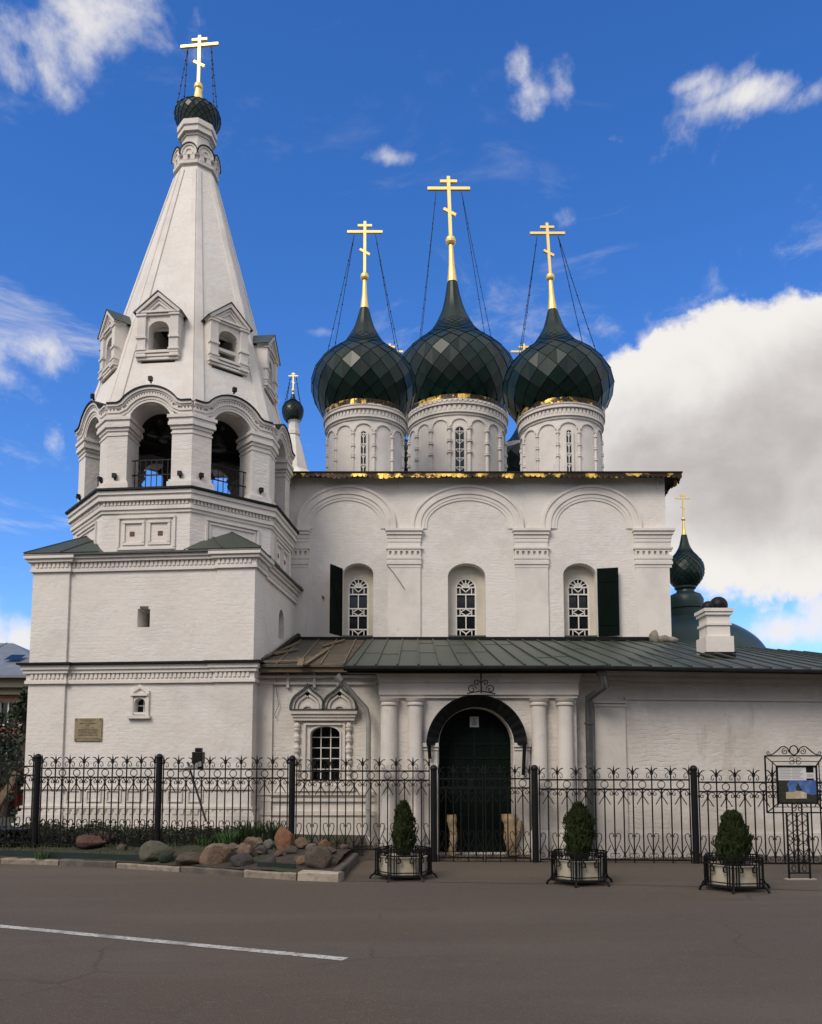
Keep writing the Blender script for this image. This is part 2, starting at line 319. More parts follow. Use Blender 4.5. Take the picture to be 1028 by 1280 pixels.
def prism(mb, plan, z0, z1):
    n = len(plan)
    mb.add([(*p, z0) for p in plan] + [(*p, z1) for p in plan], [(i, (i + 1) % n, (i + 1) % n + n, i + n) for i in range(n)] + [tuple(range(n))[::-1], tuple(range(n, 2 * n))])
def lathe(mb, cx, cy, prof, n=32, a0=0.):
    vs = []; fs = []; m = len(prof)
    for i in range(n):
        a = a0 + 2 * math.pi * i / n
        vs += [(cx + r * math.cos(a), cy + r * math.sin(a), z) for (r, z) in prof]
    for i in range(n):
        j = (i + 1) % n
        for k in range(m - 1): fs.append((i * m + k, j * m + k, j * m + k + 1, i * m + k + 1))
    fs.append(tuple(i * m for i in range(n))[::-1]); fs.append(tuple(i * m + m - 1 for i in range(n)))
    mb.add(vs, fs)
def tube(mb, pts, r, n=6, closed=False, r2=None):
    pts = [Vector(p) for p in pts]; m = len(pts); vs = []
    up = None
    for i, p in enumerate(pts):
        if closed: t = pts[(i + 1) % m] - pts[i - 1]
        else: t = pts[min(i + 1, m - 1)] - pts[max(i - 1, 0)]
        t = t.normalized() if t.length > 1e-9 else Vector((0, 0, 1))
        if up is None:
            up = Vector((0, 0, 1)) if abs(t.z) < .9 else Vector((0, 1, 0))
        x = t.cross(up)
        if x.length < 1e-4: x = t.cross(Vector((1, 0, 0)))
        x.normalize(); y = x.cross(t); up = y
        rr = r if r2 is None else r + (r2 - r) * i / max(1, m - 1)
        for k in range(n):
            a = 2 * math.pi * (k + .5) / n
            vs.append(p + (x * math.cos(a) + y * math.sin(a)) * rr)
    fs = []
    for i in range(m if closed else m - 1):
        j = (i + 1) % m
        for k in range(n): fs.append((i * n + k, j * n + k, j * n + (k + 1) % n, i * n + (k + 1) % n))
    if not closed: fs += [tuple(range(n)), tuple(range((m - 1) * n, m * n))[::-1]]
    mb.add(vs, fs)
def arc(cx, cz, rx, rz, a0, a1, n=16):
    return [(cx + rx * math.cos(R(a0 + (a1 - a0) * i / n)), cz + rz * math.sin(R(a0 + (a1 - a0) * i / n))) for i in range(n + 1)]
def arched(u0, u1, w0, wt, rise=None, n=14):
    r = (u1 - u0) / 2; rise = r if rise is None else rise
    return [(u0, w0), (u1, w0)] + arc((u0 + u1) / 2, wt - rise, r, rise, 0, 180, n)
def sphere(mb, c, r, n=10, sq=1.):
    lathe(mb, c[0], c[1], [(max(1e-3, r * math.sin(math.pi * i / n)), c[2] - r * sq * math.cos(math.pi * i / n)) for i in range(n + 1)], 2 * n)
def interp(prof, z):
    for (r0, z0), (r1, z1) in zip(prof, prof[1:]):
        if z0 <= z <= z1: return r0 + (r1 - r0) * (z - z0) / (z1 - z0 + 1e-9)
    return prof[-1][0]

# ------------------------------------------------------------------ onion domes, crosses
def smoothprof(prof, n=60):
    out = []
    P = [prof[0]] + list(prof) + [prof[-1]]
    seg = len(prof) - 1; per = max(2, n // seg)
    for i in range(seg):
        p0, p1, p2, p3 = P[i], P[i + 1], P[i + 2], P[i + 3]
        for k in range(per):
            t = k / per
            out.append(tuple(.5 * (2 * p1[c] + (p2[c] - p0[c]) * t + (2 * p0[c] - 5 * p1[c] + 4 * p2[c] - p3[c]) * t * t + (3 * p1[c] - p0[c] - 3 * p2[c] + p3[c]) * t ** 3) for c in (0, 1)))
    out.append(prof[-1]); return out
def tiles(mb, cx, cy, prof, n, rmin, lift=.02, asp=1.05, seed=1):
    rg = random.Random(seed)
    S = [0.]
    for a, b in zip(prof, prof[1:]): S.append(S[-1] + math.hypot(b[0] - a[0], b[1] - a[1]))
    def on(s):
        s = min(max(s, 0), S[-1])
        for i in range(len(S) - 1):
            if S[i] <= s <= S[i + 1]:
                t = (s - S[i]) / (S[i + 1] - S[i] + 1e-9); return (prof[i][0] + (prof[i + 1][0] - prof[i][0]) * t, prof[i][1] + (prof[i + 1][1] - prof[i][1]) * t)
        return prof[-1]
    rows = [0.]
    while rows[-1] < S[-1]:
        r = on(rows[-1])[0]
        if r < rmin and rows[-1] > S[-1] * .4: break
        rows.append(rows[-1] + max(.04, math.pi * r / n * asp))
    def pt(s, a, l):
        r, z = on(s); r2, z2 = on(s + .02); r1, z1 = on(s - .02)
        tx, tz = r2 - r1, z2 - z1; q = math.hypot(tx, tz) or 1
        r += tz / q * l; z += -tx / q * l
        return Vector((cx + r * math.sin(a), cy - r * math.cos(a), z))
    for i in range(1, len(rows) - 1):
        lf = lift; rq = on(rows[i])[0] / max(p[0] for p in prof); lift_ = lf * min(1, rq * 1.25)
        for j in range(n):
            a = 2 * math.pi * (j + .5 * (i % 2)) / n; h = math.pi / n * .985
            lift = lift_; jt = [rg.uniform(-.2, .2) * lift for _ in range(4)]
            b, rr, t, ll = pt(rows[i - 1] + .01, a, lift * 1.5 + jt[0]), pt(rows[i], a + h, lift * .8 + jt[1]), pt(rows[i + 1] - .01, a, lift * .25), pt(rows[i], a - h, lift * .8 + jt[3])
            c = (b + rr + t + ll) / 4
            out = Vector((c.x - cx, c.y - cy, 0)).normalized() * .0
            u = [b, rr, t, ll]
            base = [c + (p - c) * .98 - Vector((c.x - cx, c.y - cy, 0)).normalized() * .03 for p in u]
            mb.add(u + base, [(0, 1, 2), (0, 2, 3), (0, 4, 5, 1), (1, 5, 6, 2), (2, 6, 7, 3), (3, 7, 4, 0)])
        lift = lf
def cross(mb, x, y, z0, z1, wbar, th=.05, fr=None, slant=1):
    """three-barred cross from z0 up to z1"""
    f = Fr((x, y, 0), fr or (1, 0, 0)); h = z1 - z0; t = th
    fbox(mb, f, -t * .62, t * .62, z0, z1, -t * .55, t * .55)
    fbox(mb, f, -wbar / 2, wbar / 2, z1 - h * .22, z1 - h * .22 + t * 1.15, -t * .5, t * .5)
    fbox(mb, f, -wbar * .2, wbar * .2, z1 - h * .10, z1 - h * .10 + t * 1.05, -t * .5, t * .5)
    bar(mb, f, (-wbar * .14, z0 + h * .42 + wbar * .08 * slant), (wbar * .14, z0 + h * .42 - wbar * .08 * slant), t * 1.1, -t * .5, t * .5)
def gilded_top(parent, x, y, zc0, zb, zt, rc, wbar, th, fr=None, slant=1):
    """cone, ball and cross, as one gilded part of a dome"""
    def fn(mb):
        lathe(mb, x, y, [(rc, zc0), (rc * .62, zc0 + (zb - zc0) * .4), (rc * .42, zb - th)], 16)
        sphere(mb, (x, y, zb), th * 2.0, 8)
        cross(mb, x, y, zb + th * 1.2, zt, wbar, th, fr, slant)
    return part('cross', 'gold', parent, fn)
def chains(parent, x, y, ztop, wbar, feet, name='stay_chain'):
    for (fx, fy, fz, s) in feet:
        def fn(mb):
            a, b = Vector((x + s * wbar * .3, y, ztop)), Vector((fx, fy, fz)); n = 14
            pts = [a.lerp(b, i / n) - Vector((0, 0, .04 * math.sin(math.pi * i / n))) for i in range(n + 1)]
            tube(mb, pts, .012, 4)
            for i in range(1, n, 2): sphere(mb, pts[i], .024, 4)
        part(name, 'iron', parent, fn)
def onion(parent, px, Y, rows, n, tile=.02, top=None, seed=1, rmin=.2, sc_=1., chain=True, slant=1, name='onion_dome', lean=0.):
    """rows: (py, radius px) from the eaves up; top: (py cone end, py ball, py cross top, bar px)"""
    X = None; prof = []
    for (py, rp) in rows:
        p = at(px, py, Y); q = at(px + rp, py, Y); prof.append((max(.03, (q.x - p.x) * sc_), p.z)); X = p.x if X is None else X
    prof = smoothprof(prof)
    mb = MB(); lathe(mb, X, Y, [(max(.02, r * .955 - .012), z) for r, z in prof], 48)
    dome = mb.build(name, 'dome_under', parent, True)
    part('metal_tiles', 'dome', dome, lambda mb: tiles(mb, X, Y, prof, n, rmin, tile, seed=seed))
    zs = [i for i, (r, z) in enumerate(prof) if r < rmin * 1.15 and z > prof[len(prof) // 3][1]]
    part('dome_neck', 'dome', dome, lambda mb: lathe(mb, X, Y, [(r + .012, z) for r, z in prof[zs[0] - 1:]], 16))
    if top:
        pc, pb, pt, bw = top
        zc, zb, zt = zat(pc, Y), zat(pb, Y), zat(pt, Y)
        wb = at(px + bw / 2, pt, Y).x - at(px - bw / 2, pt, Y).x
        gilded_top(dome, X, Y, zc, zb, zt, prof[-1][0] * 1.02, wb, max(.035, wb * .062), slant=slant)
        if chain:
            rm = max(prof); zz = rm[1] + (prof[-1][1] - rm[1]) * .32; rr = interp([p for p in prof if p[1] >= rm[1]], zz)
            ft = [(X + s * rr * .88, Y + t * rr * .42, zz, s) for s in (-1, 1) for t in (-1, 1)]
            chains(dome, X, Y, zt - (zt - zb) * .24, wb, ft)
    if lean:                                        # the old dome stands a little crooked above its widest ring
        zw_ = max(prof)[1]
        for o in [dome] + list(dome.children):
            for v in o.data.vertices:
                if v.co.z > zw_: v.co.x += lean * (v.co.z - zw_)
    return dome, X, prof

# ================================================================== MAIN CHURCH
YM = 22.0
FM = Fr((0, YM, 0), (1, 0, 0))
def mx(x, y=700): return FM.px(x, y)[0]
def mz(y): return FM.px(514, y)[1]
XL, XR = mx(350), mx(834, 700)
YB = 33.0; ZE = mz(597)
church = thing('church', 'large white church with three tall arched windows and five dark green onion domes', 'church', ((XL + XR) / 2, 27.5, 0))
niches = []
for (a, b) in ((429, 467), (560, 607), (704, 766)):
    if b - a > 50: b = 745; a = 704
    niches.append((mx(a), mx(b), mz(797), mz(704)))
def church_wall(mb):
    panel(mb, FM, [(XL, 0), (XR, 0), (XR, ZE), (XL, ZE)], [arched(a, b, c, d, (b - a) * .36) for a, b, c, d in niches], 0, -.5)
    box(mb, XR - .6, XR, YM + .5, YB - .6, 0, ZE); box(mb, XL, XL + .6, YM + .5, YB - .6, 0, ZE); box(mb, XL, XR, YB - .6, YB, 0, ZE)
part('wall', 'white', church, church_wall)
# blind arches
ARCH = [(mx(433), mx(495) - mx(433)), (mx(585), mx(655) - mx(585)), (mx(740.5), mx(803) - mx(740.5))]
for (c, r) in ARCH:
    def fn(mb):
        zs = mz(661); h = mz(607) - zs
        path = [(c - r, zs)] + arc(c, zs + .12, r, h - .12, 180, 0, 30) + [(c + r, zs)]
        for (w0, w1, d) in ((0, -.07, .085), (-.07, -.17, .055), (-.17, -.25, .07), (-.25, -.35, .04), (-.35, -.42, .025)):
            band(mb, FM, path, w0, w1, -.02, d)
    part('blind_arch', 'trim', church, fn)
# pilasters with capitals
for (a, b, wrap) in ((352, 388, 0), (482, 529, 0), (641, 688, 0), (791, 834, 1)):
    def fn(mb):
        u0, u1 = mx(a), mx(b) + (.0 if not wrap else .05)
        i = .07
        d = .06 + .0
        fbox(mb, FM, u0 + i, u1 - (0 if wrap else i), 4.6, mz(700), -.02, .05)
        if wrap: fbox(mb, Fr((XR, 0, 0), (0, 1, 0)), YM - .03, YM + .8, 4.6, mz(700), -.02, .05)
        lv = [(662, 665, .16, .0), (665, 669, .12, .03), (669, 673.5, .08, .05), (673.5, 678, .065, .06), (678, 684.5, .05, .07),
              (684.5, 687, .10, .02), (687, 689.5, .075, .06), (694.5, 697, .075, .06), (697, 699.5, .085, .04), (699.5, 702, .07, .055), (702, 706, .085, .045), (706, 710, .06, .06)]
        for (y0, y1, dd, ii) in lv:
            fbox(mb, FM, u0 + ii, u1 - ii + (.0 if not wrap else dd + ii), mz(y1), mz(y0), -.02, dd)
            if wrap: fbox(mb, Fr((XR, 0, 0), (0, 1, 0)), YM - .04, YM + .9 - ii, mz(y1), mz(y0), -.02, dd - .004)
        n = 6 if b - a > 40 else 5
        ua, ub = u0 + .06, u1 - (.06 if not wrap else 0); p_ = (ub - ua) / n
        for k in range(n + 1):
            q0, q1 = max(ua, ua + p_ * k - p_ * .27), min(ub, ua + p_ * k + p_ * .27)
            fbox(mb, FM, q0, q1, mz(694.5), mz(689.5), -.02, .074)
        fbox(mb, FM, ua, ub, mz(694.6), mz(689.4), -.02, .012)
    part('pilaster', 'trim', church, fn)
# windows
def grille(mb, f, u0, u1, w0, w1, d0, d1):
    t = .035; c = (u0 + u1) / 2; H = w1 - w0; r = (u1 - u0) / 2
    ws = w1 - r
    band(mb, f, [(u0, w0), (u0, ws)] + arc(c, ws, r, r, 180, 0, 14)[1:] + [(u1, w0)], 0, -t * 1.2, d0, d1)
    fbox(mb, f, u0, u1, w0, w0 + t, d0, d1)
    for fr_ in (.13, .36, .48, .72): fbox(mb, f, u0 + t, u1 - t, w0 + H * fr_ - t / 2, w0 + H * fr_ + t / 2, d0, d1 - .004)
    top = w0 + H * .84
    fbox(mb, f, u0 + t, u1 - t, top - t / 2, top + t / 2, d0, d1 - .004)
    e1, e2 = d0 + .006, d1 - .008
    for (a, b) in ((.13, .36), (.48, .72)): bar(mb, f, (c, w0 + H * a), (c, w0 + H * b), t * .8, e1, e2)
    bar(mb, f, (c, w0), (c, w0 + H * .07), t * .8, e1, e2)
    for s in (-1, 1):
        bar(mb, f, (c, w0 + H * .06), (c + s * r * .55, w0 + H * .13), t * .8, e1, e2 - .002)
        bar(mb, f, (c + s * r * .55, w0), (c + s * r * .55, w0 + H * .13), t * .7, e1, e2 - .004)
        bar(mb, f, (c + s * r * .55, w0 + H * .36), (c + s * r * .55, w0 + H * .48), t * .7, e1, e2 - .004)
        for q in (-1, 1): bar(mb, f, (c, w0 + H * .42 + q * H * .055), (c + s * r * .55, w0 + H * .42), t * .7, e1, e2 - .002)
        bar(mb, f, (c + s * r * .55, w0 + H * .72), (c + s * r * .55, top), t * .7, e1, e2 - .004)
        bar(mb, f, (c, w0 + H * .76), (c + s * r * .5, top), t * .7, e1, e2 - .002)
    for a in (30, 60, 90, 120, 150):
        bar(mb, f, (c, top), (c + r * .93 * math.cos(R(a)), top + (w1 - top) * .93 * math.sin(R(a))), t * .7, e1, e2 - .002)
    band(mb, f, arc(c, top, r * .34, (w1 - top) * .4, 0, 180, 8), -t * .4, t * .4, e1, e2 - .003)
for i, (a, b, c, d) in enumerate(niches):
    w = thing_w = None
    x0, x1 = ((434.5, 460.5), (570, 596.5), (711.5, 739))[i]
    def back(mb):
        u0, u1 = mx(x0), mx(x1)
        panel(mb, FM, arched(a - .04, b + .04, c - .02, d + .02, (b - a) * .36), [arched(u0, u1, c + .06, mz(719), (u1 - u0) / 2)], -.30, -.44)
    w = part('window', 'cream', church, back)
    part('pane', 'glass', w, lambda mb: fbox(mb, FM, a + .05, b - .05, c, mz(716), -.48, -.43))
    part('grille', 'frame', w, lambda mb: grille(mb, FM, mx(x0), mx(x1), c + .06, mz(719), -.36, -.315))
    part('sill', 'roof', w, lambda mb: fbox(mb, FM, a + .01, b - .01, c - .03, c + .05, -.30, .06))
    if i != 1:
        s = -1 if i == 0 else 1
        hu = a - .02 if i == 0 else b + .02
        ang = R(118 if i == 0 else 168)
        def sh(mb):
            f = Fr((hu, YM - .03, 0), (s * -math.cos(ang), -math.sin(ang), 0))
            L = .56; zt = d - .16
            panel(mb, f, [(0, c + .03), (L, c + .03), (L, zt), (0, zt + .0)], [], .02, -.02)
            for w_ in (c + .35, zt - .35): fbox(mb, f, .02, L - .02, w_ - .035, w_ + .035, -.03, .03)
            bar(mb, f, (.06, c + .42), (L - .06, zt - .42), .05, -.028, .028)
        part('shutter', 'shutter', w, sh)
# roof with eaves and gilded trim
OV = .38
def church_roof(mb):
    x0, x1, y0, y1 = XL - .1, XR + OV, YM - OV, YB + OV; zt = ZE + 1.35
    ym = (y0 + y1) / 2; ins = (y1 - y0) / 2 - .5
    v = [(x0, y0, ZE + .04), (x1, y0, ZE + .04), (x1, y1, ZE + .04), (x0, y1, ZE + .04), (x0 + ins, ym, zt), (x1 - ins, ym, zt),
         (x0, y0, ZE), (x1, y0, ZE), (x1, y1, ZE), (x0, y1, ZE)]
    mb.add(v, [(0, 1, 5, 4), (1, 2, 5), (2, 3, 4, 5), (3, 0, 4), (6, 7, 1, 0), (7, 8, 2, 1), (8, 9, 3, 2), (9, 6, 0, 3), (9, 8, 7, 6)])
part('roof', 'flash', church, church_roof)
def eave_trim(mb):
    z1 = ZE - .003
    def run(f, u0, u1):
        n = int((u1 - u0) / .14)
        for k in range(n):
            a = u0 + (u1 - u0) * k / n; b = u0 + (u1 - u0) * (k + 1) / n
            dep = .085 + .07 * noise.noise((a * 1.7, 3.1, 0)); dep = max(.03, dep)
            tilt = .03 + .05 * noise.noise((a * 5, 1, 2))
            p = [(a, z1), (b, z1)] + arc((a + b) / 2, z1 - dep, (b - a) / 2 * .95, .05, 0, -180, 6)
            vs = [f.P(u, w, (.0 + (z1 - w) * tilt * 4)) for u, w in p]
            vs2 = [f.P(u, w, (-.015 + (z1 - w) * tilt * 4)) for u, w in p]
            m = len(p)
            mb.add(vs + vs2, [tuple(range(m))[::-1], tuple(range(m, 2 * m))] + [(i, (i + 1) % m, (i + 1) % m + m, i + m) for i in range(m)])
    run(Fr((0, YM - OV + .02, 0), (1, 0, 0)), XL, XR + OV - .02)
    run(Fr((XR + OV - .02, 0, 0), (0, 1, 0)), YM - OV + .03, YB)
part('gilded_eave_trim', 'goldtrim', church, eave_trim)
for x in (499, 735, 822, 370):
    u = mx(x, 600); part('eave_bracket', 'trim', church, lambda mb: tube(mb, [FM.P(u, ZE - .02, .04), FM.P(u, ZE - .32, .03)], .018, 5))
part('loose_cable', 'pipe', church, lambda mb: tube(mb, [FM.P(*FM.px(x, y), .07) for x, y in ((484, 707), (491, 715), (498, 725), (506, 737))], .010, 4))
part('wall_anchor', 'rustbrick', church, lambda mb: tube(mb, [FM.P(*FM.px(404, 747), 0), FM.P(*FM.px(404, 747), .10)], .03, 5))
# drums and domes
def drum(px, Y, rp, y_top, y_bot, narch, win, big=False):
    c = at(px, y_top, Y); r = at(px + rp, 560, Y).x - at(px, 560, Y).x
    z0, z1 = ZE - .1, zat(y_top, Y) + .02
    cy = Cyl(c.x, Y, r); circ = 2 * math.pi * r; H = z1 - zat(y_bot, Y)
    mb = MB(); lathe(mb, c.x, Y, [(r, z0), (r, z1)], 72); D = mb.build('drum', 'trim', church, 35)
    def corn(mb):
        for (f0, f1, o) in ((0, .035, .13), (.035, .07, .10), (.07, .10, .13), (.10, .2, .05), (.2, .24, .09), (.24, .28, .04)):
            lathe(mb, c.x, Y, [(r - .05, z1 - H * f1), (r + o, z1 - H * f1), (r + o, z1 - H * f0), (r - .05, z1 - H * f0)], 72)
        nd = 66
        for k in range(nd):
            u = circ * k / nd; fbox(mb, cy, u - circ / nd * .27, u + circ / nd * .27, z1 - H * .19, z1 - H * .115, 0, .085)
            if big: fbox(mb, cy, u - circ / nd * .3 + .02, u + circ / nd * .3 + .02, z1 - H * .065, z1 - H * .035, .05, .145)
    part('drum_cornice', 'trim', D, corn)
    def arcade(mb):
        a = circ / narch; zs = z1 - H * .46
        for k in range(narch):
            uc = a * k
            band(mb, cy, arc(uc, zs, a * .46, H * .13, 180, 0, 12), 0, .05, -.01, .022)
            band(mb, cy, arc(uc, zs, a * .46, H * .13, 180, 0, 12), -.045, 0, -.01, .04)
    part('blind_arcade', 'trim', D, arcade)
    def colns(mb):
        a = circ / narch; zs = z1 - H * .46
        for k in range(narch):
            p = cy.P(a * (k + .5), 0, .015); q = .055 if big else .035
            pr = [(q, z0), (q, zs)]
            for w_ in ((zs - H * .05), zs - H * .27, zs - H * .47):
                pr_ = [(q, w_ - .06), (q * 1.7, w_ - .05), (q * 1.7, w_ - .01), (q * 1.25, w_), (q * 1.6, w_ + .015), (q * 1.6, w_ + .04), (q, w_ + .05)]
                lathe(mb, p.x, p.y, pr_, 8)
            lathe(mb, p.x, p.y, pr, 8)
    part('arcade_column', 'trim', D, colns)['kind'] = 'stuff'
    part('gilded_drum_trim', 'goldtrim', D, lambda mb: [fbox(mb, cy, circ * k / 60 + .005, circ * (k + 1) / 60 - .005, z1 + .0 - .03 * (1 + noise.noise((k * .7, px, 0))), z1 + .12, .08, .135) for k in range(60)])
    hw = win / 2 * (c.x and 1)
    ww = .14 if big else .07
    zt = z1 - H * (.50 if big else .50); zb = z0 + .1
    def wf(mb):
        band(mb, cy, [(-ww, zb), (-ww, zt - ww)] + arc(0, zt - ww, ww, ww, 180, 0, 8)[1:-1] + [(ww, zt - ww), (ww, zb)], 0, .06, -.01, .05)
    w = part('drum_window', 'trim', D, wf)
    part('pane', 'glass', w, lambda mb: panel(mb, cy, arched(-ww, ww, zb, zt, ww, 6), [], .008, -.05))
    def gr(mb):
        t = .022
        for k in range(6):
            z = zt - ww * 1.0 - k * .3
            fbox(mb, cy, -ww, ww, z - t / 2, z + t / 2, .0, .025)
            for s in (-1, 1): bar(mb, cy, (0, z - .12), (s * ww, z), t * .8, 0, .02)
        fbox(mb, cy, -t / 2, t / 2, zb, zt, 0, .022)
    part('grille', 'frame', w, gr)
    return c.x, Y, r
YF, YC, YK = 23.8, 27.4, 31.0
drum(457.5, YF, 47.5, 527, 592, 12, 8)
drum(571, YC, 59.5, 526, 592, 16, 12, True)
drum(701, YF, 49, 526, 592, 12, 8)
DL = [(525.5, 48), (518, 52), (506, 59.5), (492, 64.5), (480, 65), (466, 60.5), (452, 49), (440, 34), (432, 25.5), (422, 19), (410, 12.5), (398, 8.5), (387, 5.4)]
onion(church, 455, YF, DL, 18, .022, (386, 346, 277, 44), seed=3, rmin=.46)
DC = [(523, 58), (515, 62), (502, 69), (486, 74), (473, 75.5), (458, 71), (443, 58), (428, 40), (415, 28), (402, 20.5), (388, 14), (372, 9.5), (354, 6.2)]
onion(church, 570.5, YC, DC, 22, .024, (353, 301, 221, 53), seed=5, rmin=.62, lean=-.031)
DR = [(525, 50), (518, 54), (507.5, 62), (494, 67.5), (482, 68.5), (467, 63), (452, 51), (440, 36), (432, 27), (422, 20), (411, 13), (400, 9), (389, 5.7)]
onion(church, 698, YF, DR, 18, .022, (388, 346.5, 279, 43.5), seed=9, rmin=.48, lean=-.046)
# two rear drums and domes, mostly hidden
for px, sd_ in ((483, 11), (654, 13)):
    c = at(px, 560, YK); r = 1.18
    def fn(mb): lathe(mb, c.x, YK, [(r, ZE - .1), (r, zat(578, YK) + .1), (r + .1, zat(578, YK) + .15), (r + .1, zat(572, YK) + .2)], 40)
    part('drum', 'trim', church, fn, smooth=35)
    k = YF / YK
    rows = [(430 + (y - 279) * k * 1.02, rp * k) for y, rp in DL]
    onion(church, px + 4, YK, rows, 18, .022, (430 + (386 - 279) * k, 430 + (346 - 279) * k, 430, 43 * k), seed=sd_, rmin=.46, chain=False)

# ================================================================== BELL TOWER
PHI = R(5.5)
tr = on_z(312, 1100, 0); 
TRX = (312 - 514) / F * 18.0 / (math.cos(TILT) + math.tan(TILT) * math.sin(TILT)); TRY = 18.0
U = Vector((math.cos(PHI), -math.sin(PHI), 0)); NIN = Vector((math.sin(PHI), math.cos(PHI), 0))
lo, hi = 3., 7.
for _ in range(50):
    w_ = (lo + hi) / 2; q = Vector((TRX, TRY, 0)) - U * w_
    x = 514 + F * (math.cos(TILT) + math.tan(TILT) * math.sin(TILT)) * q.x / q.y
    if x > 35.5: lo = w_
    else: hi = w_
TW = w_
TO = Vector((TRX, TRY, 0)) - U * TW
FT = Fr(TO, U); FTR = Fr(Vector((TRX, TRY, 0)), NIN); FTB = Fr(TO + U * TW + NIN * TW, -U); FTL = Fr(TO + NIN * TW, -NIN)
TC = TO + U * TW / 2 + NIN * TW / 2
def tz(y, x=243): return FT.px(x, y)[1]
def tu(x, y=900): return FT.px(x, y)[0]
tower = thing('bell_tower', 'tall white tent-roofed bell tower on a square base with open arches and a gilded cross', 'bell tower', TC)
PL = tu(85, 780) + .02
PR_ = .06
z_e = tz(691); z_l = tz(829)
slit = [(tu(172, 770), tz(783)), (tu(187.5, 770), tz(783)), (tu(187.5, 770), tz(760)), (tu(185.5, 770), tz(760)), (tu(185.5, 770), tz(756.5)), (tu(174.5, 770), tz(756.5)), (tu(174.5, 770), tz(760)), (tu(172, 770), tz(760))]
swin = arched(tu(168.5, 880), tu(182, 880), tz(890), tz(872.5), .1, 8)
su, sw = FTR.px(352, 805)[0], None
rs0 = FTR.px(348.5, 780)[0]; rs1 = FTR.px(355, 780)[0]
rslit = arched(rs0, rs1, FTR.px(352, 800)[1], FTR.px(352, 762)[1], .3, 8)
def tower_wall(mb):
    for f, hs in ((FT, [slit, swin]), (FTR, [rslit]), (FTB, []), (FTL, [])):
        panel(mb, f, [(.3, 0), (TW - .3, 0), (TW - .3, z_e), (.3, z_e)], hs, 0, -.6)
        fbox(mb, f, -PR_, PL, 0, z_e - .002, -PL, PR_)
part('wall', 'white', tower, tower_wall)
tplan = []
for f in (FT, FTR, FTB, FTL):
    tplan += [f.P(-PR_, 0, PR_), f.P(PL, 0, PR_), f.P(PL, 0, 0), f.P(TW - PL, 0, 0), f.P(TW - PL, 0, PR_)]
tplan = [(p.x, p.y) for p in tplan]
def ring_steps(mb, plan, st, zf, inn=.08):
    for (y0, y1, o) in st: ring(mb, plan, zf(y1), zf(y0), -inn, o)
def dent(mb, f, u0, u1, z0, z1, d0, d1, pitch=.13):
    n = max(1, int((u1 - u0) / pitch))
    for k in range(n):
        a = u0 + (u1 - u0) * (k + .2) / n; b = u0 + (u1 - u0) * (k + .8) / n
        fbox(mb, f, a, b, z0, z1, d0, d1)
def corn1(mb):
    ring_steps(mb, tplan, [(830.5, 836, .13), (836, 840.5, .09), (840.5, 849.5, .035), (849.5, 853.5, .06)], tz)
    for f in (FT, FTR, FTB, FTL): dent(mb, f, PL + .05, TW - PL - .05, tz(847), tz(840.5), 0, .062, .10); dent(mb, f, .0, PL, tz(847), tz(840.5), PR_, PR_ + .062, .10); dent(mb, f, TW - PL, TW, tz(847), tz(840.5), PR_, PR_ + .062, .10)
part('lower_cornice', 'trim', tower, corn1)
part('ledge_flashing', 'flash', tower, lambda mb: ring(mb, tplan, tz(830), tz(827.5), -.06, .20))
def corn2(mb):
    ring_steps(mb, tplan, [(690.5, 696, .16), (696, 700, .11), (700, 708.5, .035), (708.5, 712, .055)], tz)
    for f in (FT, FTR, FTB, FTL): dent(mb, f, PL + .05, TW - PL - .05, tz(706.5), tz(700), 0, .06, .10); dent(mb, f, .0, PL, tz(706.5), tz(700), PR_, PR_ + .06, .10); dent(mb, f, TW - PL, TW, tz(706.5), tz(700), PR_, PR_ + .06, .10)
part('upper_cornice', 'trim', tower, corn2)
def plinth(mb):
    zg = 0
    ring_steps(mb, tplan, [(1008, 1011, .05), (1011, 1015, .02), (1015, 1019, .07), (1019, 1030, .10), (1030, 1100, .16)], tz)
    ring_steps(mb, tplan, [(984, 987, .045)], tz)
    dent(mb, FT, .1, TW - .1, tz(1018), tz(1012), 0, .10, .16)
    for k in range(7):
        a = PL + .1 + (TW - 2 * PL - .2) * k / 7; b = a + (TW - 2 * PL - .2) / 7 - .12
        for (q0, q1, r0, r1) in ((a, b, tz(1003), tz(1001.5)), (a, b, tz(989.5), tz(988)), (a, a + .03, tz(1001.5), tz(989.5)), (b - .03, b, tz(1001.5), tz(989.5))):
            fbox(mb, FT, q0, q1, r0, r1, -.02, .03)
part('plinth', 'trim_old', tower, plinth)
# octagon geometry
OS = TW * .4142 * 1.0; OA = TW / 2 - .03
def octv(a, rot=0.): # vertices for apothem a, k = 0 is the left end of the front face
    out = []; rr = a / math.cos(math.pi / 8)
    for k in range(8):
        t = -math.pi / 2 - math.pi / 8 + k * math.pi / 4
        p = TC + U * (rr * math.cos(t)) + NIN * (rr * math.sin(t)); out.append(p)
    return out
def octplan(a): return [(p.x, p.y) for p in octv(a)]
def octfr(a):
    v = octv(a); return [Fr((v[k].x, v[k].y, 0), (v[(k + 1) % 8] - v[k])) for k in range(8)], (v[1] - v[0]).length
z_b = tz(611)                       # belfry floor / octagon cornice top
def otier(mb): prism(mb, octplan(OA), z_e - .1, z_b - .02)
part('octagon_tier', 'white', tower, otier)
FO, S_ = octfr(OA)
def otrim(mb):
    pl = octplan(OA)
    ring_steps(mb, pl, [(612.5, 617, .15), (617, 621, .11), (621, 624.5, .13), (624.5, 630.5, .045), (630.5, 635, .07), (635, 639, .035)], tz)
    for k in range(8): dent(mb, FO[k], .02, S_ - .02, tz(629.5), tz(624.5), 0, .08, .085)
part('octagon_cornice', 'trim', tower, otrim)
